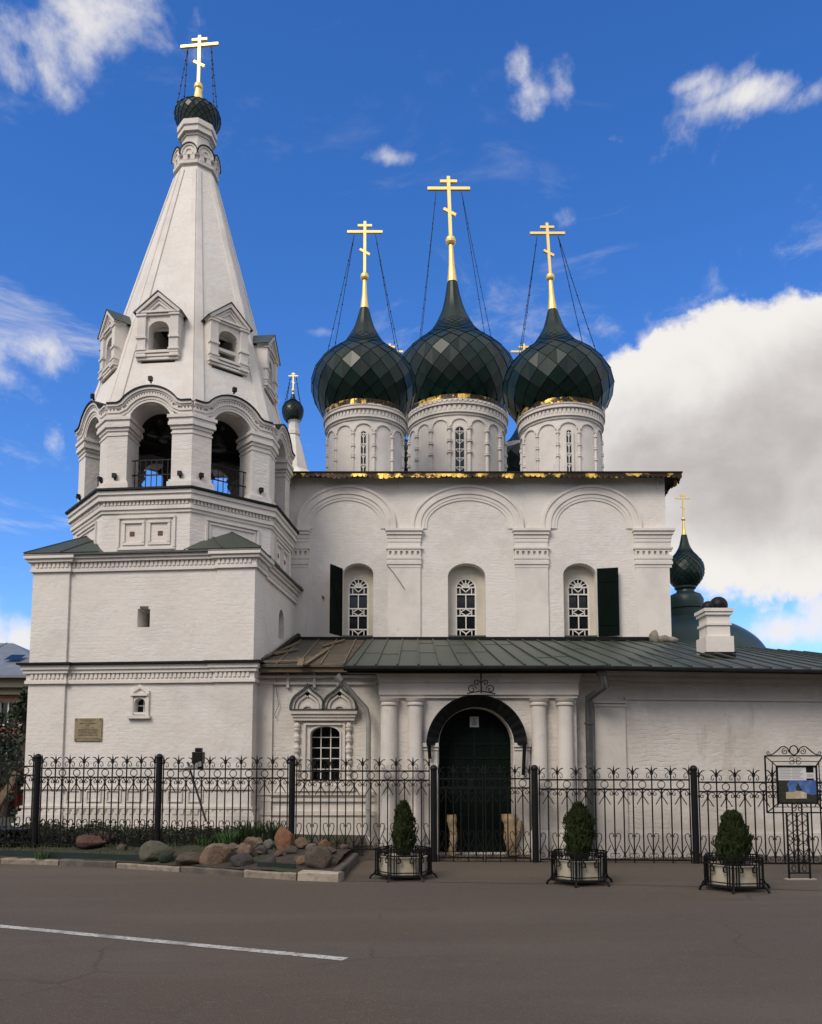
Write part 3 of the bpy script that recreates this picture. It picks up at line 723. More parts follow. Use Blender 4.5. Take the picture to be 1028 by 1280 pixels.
def opanels(mb):
    for k in range(8):
        f = FO[k]; u0, u1 = S_ * .18, S_ * .84
        def fr_(a, b, z0, z1, t, d):
            fbox(mb, f, a, b, z1 - t, z1, -.01, d); fbox(mb, f, a, b, z0, z0 + t, -.01, d * .6); fbox(mb, f, a, a + t, z0 + t, z1 - t, -.01, d * .8); fbox(mb, f, b - t, b, z0 + t, z1 - t, -.01, d * .8)
        fr_(u0, u1, tz(685), tz(643), .05, .05)
        if k % 2 == 0:
            m = (u0 + u1) / 2
            fr_(u0 + .12, m - .04, tz(679), tz(648.5), .06, .045); fr_(m + .04, u1 - .12, tz(679), tz(648.5), .06, .045)
        else: fr_(u0 + .09, u1 - .09, tz(683), tz(648), .035, .03)
part('octagon_niche', 'trim', tower, opanels)
for k in (0, 2, 6):
    for q in (.35, .67): part('niche_brick', 'rustbrick', tower, lambda mb: fbox(mb, FO[k], S_ * q - .06, S_ * q + .05, tz(667.5), tz(662), -.02, .012))
def corner_roofs(mb):
    v = octv(OA); zt = z_e + .03
    e = .22
    C = [FT.P(-e, 0, e), FTR.P(-e, 0, e), FTB.P(-e, 0, e), FTL.P(-e, 0, e)]
    dr = [Vector((p.x, p.y, 0)) for p in C]
    # flat skirt
    inner = [(p.x, p.y) for p in v]; outer = [(p.x, p.y) for p in dr]
    ring(mb, outer, z_e - .03, z_e + .012, -.5, 0)
    for i, (a, b) in enumerate(((7, 0), (1, 2), (3, 4), (5, 6))):
        A, B = v[a], v[b]; m = (A + B) / 2; cc = dr[i]
        dd = (cc - m).normalized(); m2 = m - dd * .25
        A2 = A + (A - B).normalized() * .15; B2 = B + (B - A).normalized() * .15
        f = octfr
        pk = Vector((m2.x, m2.y, z_e + .80)); c2 = Vector((cc.x, cc.y, zt))
        prev = dr[i - 1]; nxt = dr[(i + 1) % 4]
        Ae = cc + (prev - cc).normalized() * (1.75); Be = cc + (nxt - cc).normalized() * (1.75)
        Ae.z = Be.z = zt
        A3 = Vector((A2.x, A2.y, zt)); B3 = Vector((B2.x, B2.y, zt))
        mb.add([c2, pk, Ae, A3, Be, B3], [(0, 1, 2), (2, 1, 3), (0, 4, 1), (4, 5, 1)])
        for t in (.5, ):
            for E in (Ae, Be):
                p = c2.lerp(E, t); q = c2.lerp(pk, t) ; q = pk.lerp(E, .35)
                tube(mb, [p + Vector((0, 0, .012)), q + Vector((0, 0, .012))], .018, 4)
        tube(mb, [c2 + Vector((0, 0, .01)), pk], .02, 4)
part('corner_roof', 'roof', tower, corner_roofs)
# belfry
part('belfry_flashing', 'flash', tower, lambda mb: ring(mb, octplan(OA), tz(612), tz(609.5), -.9, .20))
BA = OA - .06
FB, SB = octfr(BA)
z_sp = tz(527); PW = (SB - 1.06) / 2; TH = .62
z_fl = z_b - .01
def pier_plan(k, o=0.):
    v = octv(BA); V = v[k]; f1 = FB[k]; f0 = FB[k - 1]
    a = f1.P(PW, 0, 0); b = f1.P(PW, 0, -TH); c = f0.P(SB - PW, 0, -TH); d = f0.P(SB - PW, 0, 0)
    return [(d.x, d.y), (V.x, V.y), (a.x, a.y), (b.x, b.y), (c.x, c.y)]
for k in range(8):
    def fn(mb):
        pl = pier_plan(k); prism(mb, pl, z_fl, z_sp)
        ring(mb, pl, z_fl, tz(600), -.05, .07); ring(mb, pl, tz(600), tz(597), -.05, .04)
        for (y0, y1, o) in ((516, 520, .095), (520, 524.5, .06), (524.5, 529, .075), (529, 533, .03), (537, 539, .02)): ring(mb, pl, tz(y1), tz(y0), -.05, o)
    part('belfry_pier', 'white', tower, fn)
def wave(o=0.):
    c = SB / 2; ro = .87; zc = tz(525); zd = tz(499)
    hz = zd - zc; h = math.sqrt(ro * ro - hz * hz); a0 = math.degrees(math.atan2(hz, -h)); a1 = math.degrees(math.atan2(hz, h))
    return [(0, zd), (c - h - .05, zd)] + arc(c, zc, ro, ro, a0 - 3, a1 + 3, 20) + [(c + h + .05, zd), (SB, zd)]
def belf_arch(mb):
    for k in range(8):
        f = FB[k]; wv = wave()
        hole = arc(SB / 2, tz(526), .53, .53, 180, 0, 18)
        out = [(0, z_sp)] + [(SB / 2 - .53, z_sp)] + hole + [(SB / 2 + .53, z_sp), (SB, z_sp)] + wv[::-1]
        panel(mb, f, out, [], 0, -TH)
part('belfry_arch_wall', 'white', tower, belf_arch)
def belf_trim(mb):
    for k in range(8):
        f = FB[k]; wv = wave()
        for (w0, w1, d) in ((-.03, -.09, .12), (-.09, -.13, .085), (-.19, -.235, .075), (-.235, -.30, .045)): band(mb, f, wv, w0, w1, -.01, d)
        band(mb, f, wv, -.13, -.19, -.01, .03)
        pts = wv
        for i in range(len(pts) - 1):
            (x0, y0), (x1, y1) = pts[i], pts[i + 1]; L = math.hypot(x1 - x0, y1 - y0)
            if L < .02: continue
            nx, ny = -(y1 - y0) / L, (x1 - x0) / L
            for q in ([.5] if L < .15 else [.17, .5, .83]):
                c = (x0 + (x1 - x0) * q, y0 + (y1 - y0) * q)
                bar(mb, f, (c[0] - nx * .13, c[1] - ny * .13), (c[0] - nx * .19, c[1] - ny * .19), .045, 0, .07)
        band(mb, f, arc(SB / 2, tz(526), .53, .53, 180, 0, 18), 0, .09, -.01, .03)
part('wavy_cornice', 'trim', tower, belf_trim)
part('wave_flashing', 'flash', tower, lambda mb: [band(mb, FB[k], wave(), 0, -.03, -.25, .15) for k in range(8)])
def ceil(mb): prism(mb, octplan(BA - .3), tz(488), tz(486))
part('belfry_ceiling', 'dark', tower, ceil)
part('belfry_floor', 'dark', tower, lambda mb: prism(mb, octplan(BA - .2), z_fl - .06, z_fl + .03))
for k in range(8):
    def fn(mb):
        f = FB[k]; u0, u1 = PW, SB - PW; d = -.30; zt = tz(565)
        for z in (z_fl + .14, (z_fl + zt) / 2 + .08, zt): fbox(mb, f, u0, u1, z - .012, z + .012, d - .012, d + .012)
        for i in range(8):
            u = u0 + (u1 - u0) * (i + .5) / 8; fbox(mb, f, u - .008, u + .008, z_fl + .02, zt, d - .008, d + .008)
    part('belfry_railing', 'iron', tower, fn)
def beams_and_dark_core(mb):
    z = tz(510)
    for k in range(4):
        a = FB[k].P(SB / 2, z, -.5); b = FB[k + 4].P(SB / 2, z, -.5); tube(mb, [a + Vector((0, 0, k * .01)), b + Vector((0, 0, k * .01))], .06, 4)
    prism(mb, [(TC.x - .5, TC.y - .5), (TC.x + .35, TC.y - .5), (TC.x + .35, TC.y + .5), (TC.x - .5, TC.y + .5)], z_fl, tz(487))  # central dark block added to stand in for shade inside the belfry
part('bell_beam_and_dark_core', 'dark', tower, beams_and_dark_core)
# small floodlights on the tower
def spot(mb, p, n):
    f = Fr(p, n.cross(Vector((0, 0, 1))) * -1)
    fbox(mb, f, -.045, .045, 0, .10, .02, .1); fbox(mb, f, -.012, .012, -.04, .0, 0, .05)
spots = [(FB[k], u, tz(593)) for k in (0, 1, 7) for u in (.22, SB - .25)] + [(FB[k], SB / 2, tz(474) + .03) for k in (0, 1, 7)]
for (f, u, z) in spots: part('tower_lamp', 'iron', tower, lambda mb: spot(mb, f.P(u, z, 0), f.n))
# tent
TB = BA - .02; z_t0 = tz(500)
z_t1 = at(241.5, 206, TC.y - .55).z; TT = (at(266, 207, TC.y).x - at(216.5, 207, TC.y).x) / 2 * .93
v0 = octv(TB); v1 = octv(TT)
tent_fr = []
def tent(mb):
    for k in range(8):
        a, b = Vector((*v0[k].xy, z_t0)), Vector((*v0[(k + 1) % 8].xy, z_t0)); c, d = Vector((*v1[(k + 1) % 8].xy, z_t1)), Vector((*v1[k].xy, z_t1))
        up = ((c + d) / 2 - (a + b) / 2)
        f = Fr(a, b - a, up); L = (b - a).length; l = (c - d).length; H = up.length
        tent_fr.append((f, L, l, H))
        h0 = (tz(440) - z_t0) * H / (z_t1 - z_t0)
        panel(mb, f, [(0, 0), (L, 0), (L / 2 + l / 2, H), (L / 2 - l / 2, H)], [[(L / 2 - .42, h0), (L / 2 + .42, h0), (L / 2 + .36, h0 + 1.0), (L / 2 - .36, h0 + 1.0)]], 0, -.06)
part('tent_roof', 'white', tower, tent)
def tent_ribs(mb):
    for k in range(8):
        f, L, l, H = tent_fr[k]
        for s in (0, 1):
            a = [(0, 0), (L * .13, 0), (L / 2 - l / 2 + l * .22, H * .985), (L / 2 - l / 2, H * .985)]
            if s: a = [(L - x, y) for x, y in a]
            panel(mb, f, a, [], .028, -.01)
part('tent_rib', 'trim', tower, tent_ribs)
# dormers on the tent
bd = TB - (tz(450) - z_t0) / (z_t1 - z_t0) * (TB - TT) - .05
def dzf(y): return FT.px(200, y, bd - TW / 2)[1]
zs0 = dzf(452)
for k in range(8):
    fs_, SD = octfr(bd); f = fs_[k]; c = SD / 2
    zo0, zo1, zg0, zg1 = dzf(437), dzf(401), dzf(391), dzf(367)
    hw, how = .46, .25
    dep = -1.25
    def fn(mb):
        panel(mb, f, [(c - hw, zs0 + .1), (c + hw, zs0 + .1), (c + hw, zg0), (c, zg1 - .06), (c - hw, zg0)], [arched(c - how, c + how, zo0, zo1, how * .8, 8)], 0, -.28)
        for s in (-1, 1):
            fbox(mb, f, c + s * hw - (.16 if s > 0 else 0), c + s * hw + (0 if s > 0 else .16), zs0 + .16, zg0 - .004, dep, -.28)
    D = part('dormer', 'white', tower, fn)
    def tr(mb):
        for s in (-1, 1):
            u0, u1 = (c - hw - .04, c - hw + .16) if s < 0 else (c + hw - .16, c + hw + .04)
            fbox(mb, f, u0, u1, zs0 + .16, zg0 - .03, -.3, .07)
            for (z, h_, o) in ((zs0 + .26, .04, .1), (zo0 + .26, .05, .10), (zg0 - .10, .04, .1), (zs0 + .1, .05, .1)): fbox(mb, f, u0 - .03, u1 + .03, z, z + h_, -.02, o)
        for (z, h_, o) in ((zo0 - .10, .06, .08), (zo0 - .18, .05, .06), (zo0 - .26, .05, .05)): fbox(mb, f, c - hw - .05, c + hw + .05, z, z + h_, -.02, o)
        for (z, h_, o) in ((zg0 - .02, .045, .085), (zg0 - .075, .04, .05)): fbox(mb, f, c - hw - .06, c + hw + .06, z, z + h_, -.02, o)
        pth = [(c - hw - .09, zg0 + .0), (c, zg1 - .01), (c + hw + .09, zg0 + .0)]
        band(mb, f, pth, -.0, -.07, -.2, .11); band(mb, f, pth, -.09, -.13, -.02, .06); band(mb, f, [(c - hw * .62, zg0 + .06), (c, zg1 - .2), (c + hw * .62, zg0 + .06)], 0, -.05, -.02, .04)
    part('dormer_trim', 'trim', D, tr)
    def rf(mb):
        pth = [(c - hw - .13, zg0 - .035), (c, zg1 + .005), (c + hw + .13, zg0 - .035)]
        band(mb, f, pth, 0, .018, dep, .13)
    part('dormer_roof', 'roof', D, rf)
    if k == 1:
        part('dormer_bar', 'frame', D, lambda mb: fbox(mb, f, c - how, c + how, zo0 + .22, zo0 + .30, -.2, -.1))
# neck of the tent
NY = TC.y
def nz_(y): return at(241.5, y, NY).z
def nr(w): return at(241.5 + w / 2, 180, NY).x - at(241.5, 180, NY).x
r0 = nr(34.5) * .97
def nf(y, o=.1): return at(241.5, y, NY - r0 - o).z
def neck(mb):
    prism(mb, octplan(r0), z_t1 - .4, nf(147))
    for (y0, y1, o) in ((148, 154.5, .125), (154.5, 158, .085), (158, 162, .105), (162, 165, .03)): ring(mb, octplan(r0), nf(y1), nf(y0), -.05, o)
    for (y0, y1, o) in ((191, 193, .20), (193, 199.5, .13), (199.5, 203, .19), (203, 207, .12), (207, 210, .06)): ring(mb, octplan(r0), nf(y1, .18), nf(y0, .18), -.05, o)
    fs, S = octfr(r0 + .13)
    for k in range(8): dent(mb, fs[k], .01, S - .01, nf(199.5, .18), nf(193, .18), -.02, .065, .13)
part('tent_neck', 'trim', tower, neck)
kz = nf(191, .2)
def kok(mb):
    fs, S = octfr(r0 + .19)
    for k in range(8):
        p = arc(S / 2, kz, S / 2, nf(179, .2) - kz, 180, 0, 10)
        panel(mb, fs[k], p, [], 0, -.2); band(mb, fs[k], p, 0, -.04, -.1, .03); band(mb, fs[k], arc(S / 2, kz, S / 2 - .11, .15, 180, 0, 10), 0, -.03, -.01, .025)
part('neck_gable', 'trim', tower, kok)
def kokf(mb):
    fs, S = octfr(r0 + .19)
    for k in range(8): band(mb, fs[k], arc(S / 2, kz, S / 2, nf(179, .2) - kz, 180, 0, 10), 0, .03, -.2, .05)
part('neck_flashing', 'flash', tower, kokf)
ZA = TC.y
cz = nf(148)
rD = nr(56)
zw = nz_(147)
prof = smoothprof([(r0 + .07, cz - .01), (rD * .84, cz + (zw - cz) * .36), (rD * .97, cz + (zw - cz) * .74), (rD, zw), (rD * .93, zw + .11), (rD * .73, zw + .21), (rD * .48, zw + .28), (.23, zw + .33), (.2, zw + .38)])
mb = MB(); lathe(mb, TC.x, TC.y, [(max(.02, r * .955 - .012), z) for r, z in prof], 32); td = mb.build('onion_dome', 'dome_under', tower, True)
part('metal_tiles', 'dome', td, lambda mb: tiles(mb, TC.x, TC.y, prof, 20, .16, .018, seed=21))
zc, zb, zt = zw + .36, nz_(108.5), nz_(45)
gilded_top(td, TC.x, TC.y, zc, zb, zt, .20, nr(49) * 2, .062, fr=U, slant=1)
wb = nr(49) * 2
chains(td, TC.x, TC.y, zt - (zt - zb) * .22, wb, [(TC.x + s * rD * .82, TC.y + t * rD * .45, zw + .12, s) for s in (-1, 1) for t in (-1, 1)])
# framed window and plaque on the tower front
def fwin(mb):
    a, b = tu(163.5, 880), tu(187, 880)
    band(mb, FT, [(a, tz(895)), (a, tz(863)), ((a + b) / 2, tz(855)), (b, tz(863)), (b, tz(895))], 0, -.07, -.01, .05)
    fbox(mb, FT, a - .04, b + .04, tz(898), tz(894), -.01, .09); fbox(mb, FT, a + .02, b - .02, tz(869.5), tz(866.5), -.01, .085)
    band(mb, FT, swin, 0, -.05, -.01, .03, True)
w = part('window', 'trim', tower, fwin)
part('pane', 'glass', w, lambda mb: fbox(mb, FT, tu(166, 880), tu(184, 880), tz(892), tz(870), -.22, -.18))
part('grille', 'frame', w, lambda mb: (fbox(mb, FT, tu(176.5, 880) - .012, tu(176.5, 880) + .012, tz(890), tz(872), -.17, -.15), fbox(mb, FT, tu(168, 880), tu(182, 880), tz(882), tz(880.5), -.175, -.145)))
plq = thing('memorial_plaque', 'small square bronze plaque screwed to the bell tower wall', 'plaque', FT.P(tu(111, 911), tz(926), .03))
part('plate', 'plaque', plq, lambda mb: fbox(mb, FT, tu(94, 911), tu(128, 911), tz(926), tz(897), 0, .035), bevel=.006)
def ptxt(mb):
    a, b = tu(94, 911), tu(128, 911); Wd = b - a; zb_, zt_ = tz(926), tz(897); Hd = zt_ - zb_
    rg = random.Random(3)
    for (y, x0, x1, h) in ((.92, .22, .78, .035), (.86, .36, .62, .03), (.77, .2, .76, .055), (.68, .38, .55, .04), (.57, .28, .72, .03), (.50, .14, .86, .03), (.44, .14, .86, .03), (.38, .14, .86, .03), (.31, .14, .86, .03), (.25, .14, .86, .03), (.10, .08, .92, .03)):
        x = x0
        while x < x1:
            l = min(rg.uniform(.015, .035), x1 - x)
            fbox(mb, FT, a + Wd * x, a + Wd * (x + l), zb_ + Hd * (y - h / 2), zb_ + Hd * (y + h / 2), .03, .038)
            x += l + (.008 if rg.random() < .8 else .03)
    for (x, y) in ((.06, .93), (.94, .93), (.06, .07), (.94, .07)): fbox(mb, FT, a + Wd * x - .012, a + Wd * x + .012, zb_ + Hd * y - .012, zb_ + Hd * y + .012, .03, .045)
part('raised_lettering', 'plaquetxt', plq, ptxt)
# bells
bl = [('large bronze bell hung in the middle of the front belfry arch', 0, .24, .12, .02), ('small bronze bell hung at the left of the front belfry arch', 0, .16, -.28, .05), ('wide bronze bell hung in the right-hand belfry arch', 1, .25, .0, .0), ('little bronze bell beside the wide one in the right-hand belfry arch', 1, .15, -.34, .05)]
for (lab, k, r, du, dz) in bl:
    p = FB[k].P(SB / 2 + du, tz(508) + dz, -.85)
    b = thing('bell', lab, 'bell', p, 'bells hung in the belfry')
    part('bell_body', 'bell', b, lambda mb: lathe(mb, p.x, p.y, [(r, p.z - r * 1.75), (r * .97, p.z - r * 1.65), (r * .72, p.z - r * 1.2), (r * .58, p.z - r * .6), (r * .5, p.z - r * .3), (r * .3, p.z - r * .15), (.03, p.z - r * .1)], 24), smooth=True)
    part('hanger', 'iron', b, lambda mb: tube(mb, [(p.x, p.y, p.z - r * .12), (p.x, p.y, p.z + .05)], .03, 6))

# ================================================================== GALLERY AND PORTAL
YP_ = 15.3; YBAY = 18.35; YEV = 14.85
gallery = thing('gallery', 'low white church gallery with an arched portal, twin columns and a dark green seamed roof', 'building', (2.5, 17, 0))
FG = Fr((0, YP_, 0), (1, 0, 0)); FBY = Fr((0, YBAY, 0), (1, 0, 0))
def gu(x, y=960): return FG.px(x, y)[0]
def gz(y): return FG.px(514, y)[1]
def bu(x, y=900): return FBY.px(x, y)[0]
def bz(y): return FBY.px(514, y)[1]
GX0, GX1 = gu(476), gu(722)
GZ = gz(834)
# door
DX0, DX1 = gu(549), gu(642); DC = (DX0 + DX1) / 2; DZ0, DZ1 = .10, gz(884); DR_ = (DX1 - DX0) / 2
def portal_wall(mb):
    panel(mb, FG, [(GX0, 0), (GX1, 0), (GX1, GZ), (GX0, GZ)], [arched(DX0, DX1, DZ0, DZ1, DR_, 24)], 0, -.6)
    box(mb, GX0, GX0 + .4, YP_ + .6, YBAY + .5, 0, GZ)
part('portal_wall', 'white_old', gallery, portal_wall)
def ptrim(mb):
    for (y0, y1, d) in ((839, 843, .26), (843, 848, .20), (848, 854, .14), (854, 869, .10), (869, 873, .06)):
        fbox(mb, FG, GX0 + .0 - d * .35, GX1 + d * .3, gz(y1), gz(y0), -.02, d)
    for s in (-1, 1):
        u0, u1 = DC + s * (DR_ + .03), DC + s * (DR_ + .30)
        if u0 > u1: u0, u1 = u1, u0
        fbox(mb, FG, u0, u1, .1, gz(930), -.02, .06); fbox(mb, FG, u0 - .02, u1 + .02, gz(934), gz(929), -.02, .1); fbox(mb, FG, u0 - .01, u1 + .01, gz(938), gz(936), -.02, .08)
    fbox(mb, FG, GX0, DX0 - .3, .0, gz(1040), -.02, .07); fbox(mb, FG, DX1 + .3, GX1, .0, gz(1040), -.02, .07)
part('portal_trim', 'trim_old', gallery, ptrim)
for x in (487, 519.5, 674, 707):
    def fn(mb):
        u = gu(x); p = FG.P(u, 0, .06); r = .145
        zt, zb_ = gz(874), gz(1040)
        lathe(mb, p.x, p.y, [(r * 1.25, 0), (r * 1.25, zb_), (r * 1.06, zb_ + .05), (r * 1.08, zb_ + .1), (r, zb_ + .14), (r * .95, zt - .14), (r * 1.12, zt - .12), (r * 1.12, zt - .09), (r, zt - .07), (r * 1.2, zt - .04), (r * 1.3, zt)], 24)
    part('portal_column', 'trim_old', gallery, fn, smooth=30)
# gallery door
def door(mb): panel(mb, FG, arched(DX0, DX1, DZ0, DZ1, DR_, 24), [], -.38, -.46)
dr = part('door', 'door', gallery, door)
def straps(mb):
    zs = DZ1 - DR_
    n = 7
    for k in range(9):
        z = DZ0 + .14 + k * .27
        half = DR_ - .03 if z < zs else math.sqrt(max(.01, DR_ ** 2 - (z - zs) ** 2)) - .03
        if half < .15: continue
        fbox(mb, FG, DC - half, DC + half, z - .022, z + .022, -.385, -.372)
        m = int(half * 2 / .16)
        for i in range(m + 1):
            u = DC - half + .03 + (2 * half - .06) * i / max(1, m); fbox(mb, FG, u - .016, u + .016, z - .016, z + .016, -.38, -.36)
    for q in (-.5, 0, .5):
        fbox(mb, FG, DC + q * DR_ - (.03 if q == 0 else .02), DC + q * DR_ + (.03 if q == 0 else .02), DZ0 + .02, zs + DR_ * (.97 if q == 0 else .82), -.385, -.368 if q == 0 else -.374)
part('iron_strap', 'strap', dr, straps)
part('door_lock', 'iron', dr, lambda mb: fbox(mb, FG, DC - .13, DC - .02, 1.26, 1.46, -.38, -.345), bevel=.008)
def icon(mb):
    u, z = gu(595, 900), gz(901)
    fbox(mb, FG, u - .085, u + .085, z - .1, z + .1, -.375, -.355)
ic = part('icon_plate', 'paper', dr, icon)
part('icon_figure', 'greytxt', ic, lambda mb: (panel(mb, FG, arched(DC - .045, DC + .045, gz(901) - .07, gz(901) + .02, .04, 6), [], -.351, -.356), panel(mb, FG, arc(DC, gz(901) + .045, .025, .025, 0, 345, 10), [], -.351, -.356)))
part('door_step', 'kerb', gallery, lambda mb: box(mb, DX0 - .25, DX1 + .25, YP_ - .18, YP_ + .5, .0, .098))
# black hood over the door arch
def hood(mb):
    c = (DC, DZ1 - DR_ - .02); n = 36; r_out, r_in = gu(660, 900) - DC - .07, DR_ + .015
    vs = []; fs = []
    for i in range(n + 1):
        a = math.pi * i / n - .0
        k = .012 if i % 2 else 0
        for (r, d) in ((r_in, .05 + k), (r_out, .22 + k), (r_out + .025, .24), (r_out + .03, -.0)):
            vs.append(FG.P(c[0] - r * math.cos(a), c[1] + r * math.sin(a), d))
    for i in range(n):
        for e in range(3): fs.append((4 * i + e, 4 * i + 4 + e, 4 * i + 5 + e, 4 * i + 1 + e))
    mb.add(vs, fs)
    for s in (-1, 1): tube(mb, [FG.P(c[0] + s * (r_out - .02), c[1] + .02, .2), FG.P(c[0] + s * (r_out - .04), c[1] - (.55 if s > 0 else .25), .12)], .035, 5)
part('door_hood', 'flash', gallery, hood)
def scroll(f, c, r, a0, a1, turns_r=.3, n=14, d=0.):
    return [f.P(c[0] + (r + (r * turns_r - r) * i / n) * math.cos(R(a0 + (a1 - a0) * i / n)), c[1] + (r + (r * turns_r - r) * i / n) * math.sin(R(a0 + (a1 - a0) * i / n)), d) for i in range(n + 1)]
def bracket(mb):
    c = gu(600, 860); z0 = gz(867)
    tube(mb, [FG.P(c, z0 - .02, .30), FG.P(c, gz(833), .30)], .016, 6)
    for s in (-1, 1):
        for (q, rr, dz) in ((.17, .085, .05), (.08, .06, .17)):
            cc = (c + s * q, z0 + dz); a = (180, -270) if s > 0 else (0, 450)
            tube(mb, scroll(FG, cc, rr, a[0], a[1], .25, 18, .30), .010, 5)
        tube(mb, [FG.P(c, z0 + .02, .3), FG.P(c + s * .26, z0 - .03, .3)], .012, 5)
part('scroll_bracket', 'iron', gallery, bracket)
# bay wall with the kokoshnik window
BX0, BX1 = TRX - .35, GX0 + .02
BZ = bz(842)
wb0, wb1 = bu(388.5), bu(425)
bwin = arched(wb0, wb1, bz(975), bz(908), .17, 12)
part('bay_wall', 'white_old', gallery, lambda mb: panel(mb, FBY, [(BX0, 0), (BX1, 0), (BX1, BZ), (BX0, BZ)], [bwin], 0, -.5))
def baytrim(mb):
    fbox(mb, FBY, BX0, bu(341), 0, bz(856), -.02, .05)
    for (y0, y1, d) in ((845, 848, .12), (853, 856, .07)): fbox(mb, FBY, BX0, bu(470), bz(y1), bz(y0), -.02, d)
    for x in (360, 393, 423): fbox(mb, FBY, bu(x) - .03, bu(x) + .03, bz(860), bz(842), -.02, .09)
    for (y0, y1, d) in ((990, 994, .08), (998, 1002, .06), (1014, 1019, .08), (1022, 1100, .12)): fbox(mb, FBY, BX0, bu(470), bz(y1), bz(y0), -.02, d)
part('bay_cornice', 'trim_old', gallery, baytrim)
def onionpath(c, z0, w, h, n=10):
    l = [(-1, 0), (-.99, .2), (-.9, .42), (-.72, .60), (-.5, .72), (-.3, .82), (-.13, .92), (0, 1.06)]
    return [(c + x * w, z0 + y * h) for x, y in l] + [(c - x * w, z0 + y * h) for x, y in l[::-1][1:]]
def bayframe(mb):
    u0, u1 = bu(364), bu(447)
    for (y0, y1, i, d) in ((888, 893, 0, .17), (893, 897, .04, .13), (897, 901, .06, .10), (904, 906.5, .35, .06)): fbox(mb, FBY, u0 + i, u1 - i, bz(y1), bz(y0), -.02, d)
    for cx in (385, 425):
        cu = bu(cx); w_ = bu(405) - bu(385)
        p = onionpath(cu, bz(888), w_, bz(860) - bz(888))
        panel(mb, FBY, p, [], .07, -.02)
        band(mb, FBY, p, 0, -.06, .05, .15); band(mb, FBY, p, -.09, -.14, .05, .11)
        band(mb, FBY, arc(cu, bz(888), w_ * .42, w_ * .36, 180, 0, 10), 0, -.05, .05, .11)
    for x in (372, 436.5):
        c = bu(x); p = FBY.P(c, 0, .03)
        zt, zb_ = bz(903), bz(985); H = zt - zb_; pr = [(.05, zb_)]
        for k in range(6):
            z = zb_ + H * (k + .5) / 6; pr += [(.045, z - .1), (.072, z - .05), (.072, z - .015), (.05, z), (.072, z + .015), (.072, z + .05), (.045, z + .1)]
        pr.append((.05, zt)); lathe(mb, p.x, p.y, pr, 12)
    band(mb, FBY, [(bu(380), bz(985)), (bu(380), bz(904)), (bu(432), bz(904)), (bu(432), bz(985))], 0, -.05, -.02, .05)
    band(mb, FBY, bwin, 0, -.04, -.02, .025, True)
    fbox(mb, FBY, bu(366), bu(444), bz(989), bz(982), -.02, .12)
w = part('window', 'trim_old', gallery, bayframe)
part('pane', 'glass', w, lambda mb: fbox(mb, FBY, wb0 - .1, wb1 + .1, bz(978), bz(905), -.36, -.32))
def bgr(mb):
    for k in (1, 2):
        u = wb0 + (wb1 - wb0) * k / 3; fbox(mb, FBY, u - .011, u + .011, bz(975), bz(909), -.20, -.18)
    for k in range(1, 5): z = bz(975) + (bz(908) - bz(975)) * k / 5; fbox(mb, FBY, wb0, wb1, z - .009, z + .009, -.206, -.186)
part('grille', 'frame', w, bgr)
def kroof(mb):
    for cx in (385, 425):
        p = onionpath(bu(cx), bz(888), bu(405) - bu(385), bz(860) - bz(888)); band(mb, FBY, p, 0, .035, -.02, .2)
    fbox(mb, FBY, bu(363.5), bu(447.5), bz(888), bz(887), -.02, .2)
part('gable_flashing', 'roof', w, kroof)
part('hanging_cable', 'pipe', gallery, lambda mb: tube(mb, [FBY.P(*FBY.px(x, y), .06) for x, y in ((346, 846), (346.5, 865), (349, 882), (344, 893), (346, 899))], .008, 4))
# right-hand wall of the gallery
AX0 = GX1 - .02; AY0 = YP_ + .22
AE = Vector((10.5, AY0 + .85, 0)); FA = Fr((AX0, AY0, 0), AE - Vector((AX0, AY0, 0)))
AL = (AE - Vector((AX0, AY0, 0))).length
def aw(x, y): return FA.px(x, y)
AZ = aw(800, 838)[1]
def awall(mb):
    panel(mb, FA, [(0, -.05), (AL, -.05), (AL, AZ), (0, AZ)], [], 0, -.5)
part('gallery_wall', 'white_old', gallery, awall)
def atrim(mb):
    def zz(y): return aw(800, y)[1]
    for (y0, y1, d) in ((839.5, 843, .14), (843, 847.5, .09), (847.5, 851.5, .11), (855, 857.5, .04)): fbox(mb, FA, .0, AL, zz(y1), zz(y0), -.02, d)
    ua, ub = aw(743, 900)[0], aw(781, 900)[0]
    fbox(mb, FA, ua, ub, 0, zz(880), -.02, .05); fbox(mb, FA, ua - .03, ub + .03, zz(880), zz(876.5), -.02, .10); fbox(mb, FA, ua - .02, ub + .02, zz(884), zz(881), -.02, .075)
    fbox(mb, FA, ub, AL, zz(875), zz(871.5), -.02, .045)
    fbox(mb, FA, ub + .15, AL, -.05, zz(1043), -.02, .05); fbox(mb, FA, ub - .3, aw(783, 1040)[0], -.05, zz(1035), -.02, .06)
part('wall_moulding', 'trim_old', gallery, atrim)
part('end_wall', 'white_old', gallery, lambda mb: (box(mb, AE.x - .5, AE.x, AE.y + .55, 27, 0, AZ), box(mb, XR + .01, AE.x, 26.5, 27, 0, AZ)))
